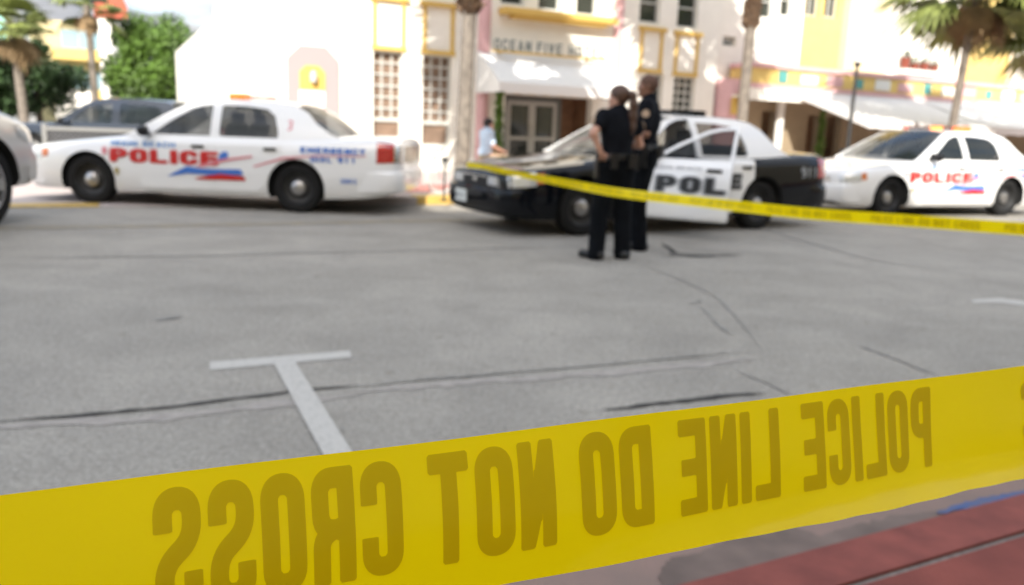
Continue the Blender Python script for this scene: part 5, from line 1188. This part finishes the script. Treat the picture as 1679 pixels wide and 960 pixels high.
# ---------------------------------------------------------------- police tape
def tape_mat(name, col, rough, tr=.45):
    m = bpy.data.materials.new(name); m.use_nodes = True; t = m.node_tree; b = t.nodes['Principled BSDF']; o = t.nodes['Material Output']
    g = t.nodes.new('ShaderNodeTexCoord'); n = t.nodes.new('ShaderNodeTexNoise'); n.inputs['Scale'].default_value = 9; n.inputs['Detail'].default_value = 3
    t.links.new(g.outputs['Object'], n.inputs['Vector']); r = t.nodes.new('ShaderNodeValToRGB'); r.color_ramp.elements[0].position = .3; r.color_ramp.elements[1].position = .7
    r.color_ramp.elements[0].color = (*[c*.93 for c in col], 1); r.color_ramp.elements[1].color = (*[c*1.04 for c in col], 1); t.links.new(n.outputs['Fac'], r.inputs[0]); t.links.new(r.outputs[0], b.inputs['Base Color'])
    b.inputs['Roughness'].default_value = rough; b.inputs['Specular IOR Level'].default_value = .25
    n2 = t.nodes.new('ShaderNodeTexNoise'); n2.inputs['Scale'].default_value = 1; n2.inputs['Detail'].default_value = 5; mpp = t.nodes.new('ShaderNodeMapping'); mpp.vector_type = 'POINT'; rmp = t.nodes.new('ShaderNodeMapping'); rmp.inputs['Rotation'].default_value = (0, 0, -ST); mpp.inputs['Scale'].default_value = (14, 60, 160); t.links.new(g.outputs['Object'], rmp.inputs['Vector']); t.links.new(rmp.outputs[0], mpp.inputs['Vector']); t.links.new(mpp.outputs[0], n2.inputs['Vector'])
    b.inputs['Coat Weight'].default_value = .22; b.inputs['Coat Roughness'].default_value = .10
    bm = t.nodes.new('ShaderNodeBump'); bm.inputs['Strength'].default_value = .25; bm.inputs['Distance'].default_value = .001; t.links.new(n2.outputs['Fac'], bm.inputs['Height']); t.links.new(bm.outputs[0], b.inputs['Normal'])
    tl = t.nodes.new('ShaderNodeBsdfTranslucent'); tl.inputs['Color'].default_value = (*col, 1); mx_ = t.nodes.new('ShaderNodeMixShader'); mx_.inputs[0].default_value = tr
    t.links.new(b.outputs[0], mx_.inputs[1]); t.links.new(tl.outputs[0], mx_.inputs[2]); t.links.new(mx_.outputs[0], o.inputs['Surface']); return m
M['tape'] = tape_mat('yellow_tape', TAPE_COL, .20); M['tape_ink'] = tape_mat('tape_print', INK_COL, .35)
TX = np.array([-500,0,275,420,840,1260,1679,2300.]); TT = np.array([874,812.5,778,760,708,654,600.5,522.]); TB = np.array([1236,1122,1063,1034,955,862,771,640.])
def tcurve(x, A): return float(interp_s(TX, A, x)[0])
xs = np.linspace(-480, 2280, 200); top_ = []; bot_ = []
for x in xs:
    yt, yb_ = tcurve(x, TT), tcurve(x, TB); dep = F_PX*.0762/((yb_-yt)*.985); fwd = dep
    top_.append(at_d(x+ (yb_-yt)*-.02, yt, fwd)); bot_.append(at_d(x+(yb_-yt)*.02, yb_, fwd))
top_ = np.array(top_); bot_ = np.array(bot_)
e0_, e1_ = (top_[0]-top_[6]), (top_[-1]-top_[-8]); e0_ /= np.linalg.norm(e0_); e1_ /= np.linalg.norm(e1_)      # the tape runs on well past both sides of the view
top_ = np.vstack([top_[0]+e0_*.9, top_, top_[-1]+e1_*1.8]); bot_ = np.vstack([bot_[0]+e0_*.9, bot_, bot_[-1]+e1_*1.8]); mid = (top_+bot_)/2; arc = np.concatenate([[0], np.cumsum(np.linalg.norm(np.diff(mid, axis=0), axis=1))])
tn = np.cross((mid[-1]-mid[0])/np.linalg.norm(mid[-1]-mid[0]), [0,0,1.]); tn /= np.linalg.norm(tn)
if tn@(CP-mid[100]) < 0: tn = -tn
def u_of_px(px): return float(np.interp(px, xs, arc[1:-1]))
def tape_pt(u, v, off=0.0):
    b = np.array([np.interp(u, arc, bot_[:,i]) for i in range(3)]); t = np.array([np.interp(u, arc, top_[:,i]) for i in range(3)])
    bul = .0045*math.sin(v*math.pi)*(.5+.5*math.sin((u-arc[1])*7+.6))+.0006*math.sin(u*31+v*3)+.010*max(0, (.20-v)/.20)**2*min(1, max(0, (u-u_of_px(850))/.22))*(1+.05*math.sin(u*120)+.04*math.sin(u*47))
    return tuple(b+(t-b)*v+tn*(bul+off))
U = np.concatenate([[arc[0]], np.linspace(arc[1], arc[-2], 260), np.linspace(arc[-2]+.05, arc[-1], 30)]); Vv = np.linspace(0, 1, 22)
nt_ = tag(obj('police_tape', MB().grid([[tape_pt(u, v) for v in Vv] for u in U]), M['tape'], smooth=True, fix=False), 'wide yellow police tape close up across the bottom, lettering seen from behind', 'police tape')
def tape_word(w, pr, pl_, v0=.215, v1=.925, **k):
    u1, u0 = u_of_px(pr), u_of_px(pl_); return text_mb(w, lambda X, Z: tape_pt(u1-X, Z, .0004), 0, u1-u0, v0, v1, **k)
kw = dict(Wd=.44, k=.175, gap=.066, res=44)
for w, pr, pl_ in (('POLICE',1527,1314),('LINE',1277,1113),('DO',1069,949),('NOT',907,701),('CROSS',657,252),('CROSS',2215,1672)):
    obj('tape_lettering', tape_word(w, pr, pl_, **kw), M['tape_ink'], nt_, fix=False)
# far tape: tied to the front of the black and white car, passing in front of the officers
FT = [(766,271.5,10.15,.90,.0),(800,276,9.65,.9,.2),(860,288,8.6,.95,.3),(920,299,7.8,1.0,.3),(1000,314,6.9,1.05,.2),(1150,331.5,5.9,1.05,.1),(1320,350,5.2,1.0,.1),(1500,363,4.75,1.0,.05),(1679,376,4.4,1.0,0),(2000,398,3.9,1.0,0)]
fp = [at_d(a, b_, d) for a, b_, d, *_ in FT]; fpx = [a for a, *_ in FT]
ff = np.linspace(766, 2000, 170); cen = np.array([[float(interp_s(fpx, [p_[i] for p_ in fp], x)[0]) for i in range(3)] for x in ff])
arc2 = np.concatenate([[0], np.cumsum(np.linalg.norm(np.diff(cen, axis=0), axis=1))])
def ft_pt(u, v, off=0.0):
    c = np.array([np.interp(u, arc2, cen[:,i]) for i in range(3)]); d = np.array([np.interp(min(u+.1, arc2[-1]), arc2, cen[:,i]) for i in range(3)])-np.array([np.interp(max(u-.1, 0), arc2, cen[:,i]) for i in range(3)]); d /= np.linalg.norm(d)
    n = np.cross(d, [0,0,1.]); n /= np.linalg.norm(n); upv = np.cross(n, d); tw = .35*math.sin(u*1.1)+.1
    ax = upv*math.cos(tw)+n*math.sin(tw); nn = n*math.cos(tw)-upv*math.sin(tw)
    if nn@(CP-c) < 0: nn = -nn
    return tuple(c+ax*(v-.5)*.0762+nn*(.004*math.sin(v*math.pi+u*3)+off))
ft = tag(obj('police_tape', MB().grid([[ft_pt(u, v) for v in np.linspace(0,1,7)] for u in np.linspace(0, arc2[-1], 220)]), M['tape'], smooth=True, fix=False), 'narrow yellow police tape strung from the black and white car past the officers', 'police tape')
u = .4; kw['res'] = 10
while u < arc2[-1]-.7:
    cu = u; ink = MB()
    for w, l in (('POLICE',.13),('LINE',.10),('DO',.06),('NOT',.09),('CROSS',.13)):
        q = text_mb(w, lambda X, Z, cu=cu: ft_pt(cu+X, Z, .0015), 0, l, .22, .82, **kw); ink.add(q.v, q.f); cu += l+.02
    obj('tape_lettering', ink, M['tape_ink'], ft, fix=False); u = cu+.10
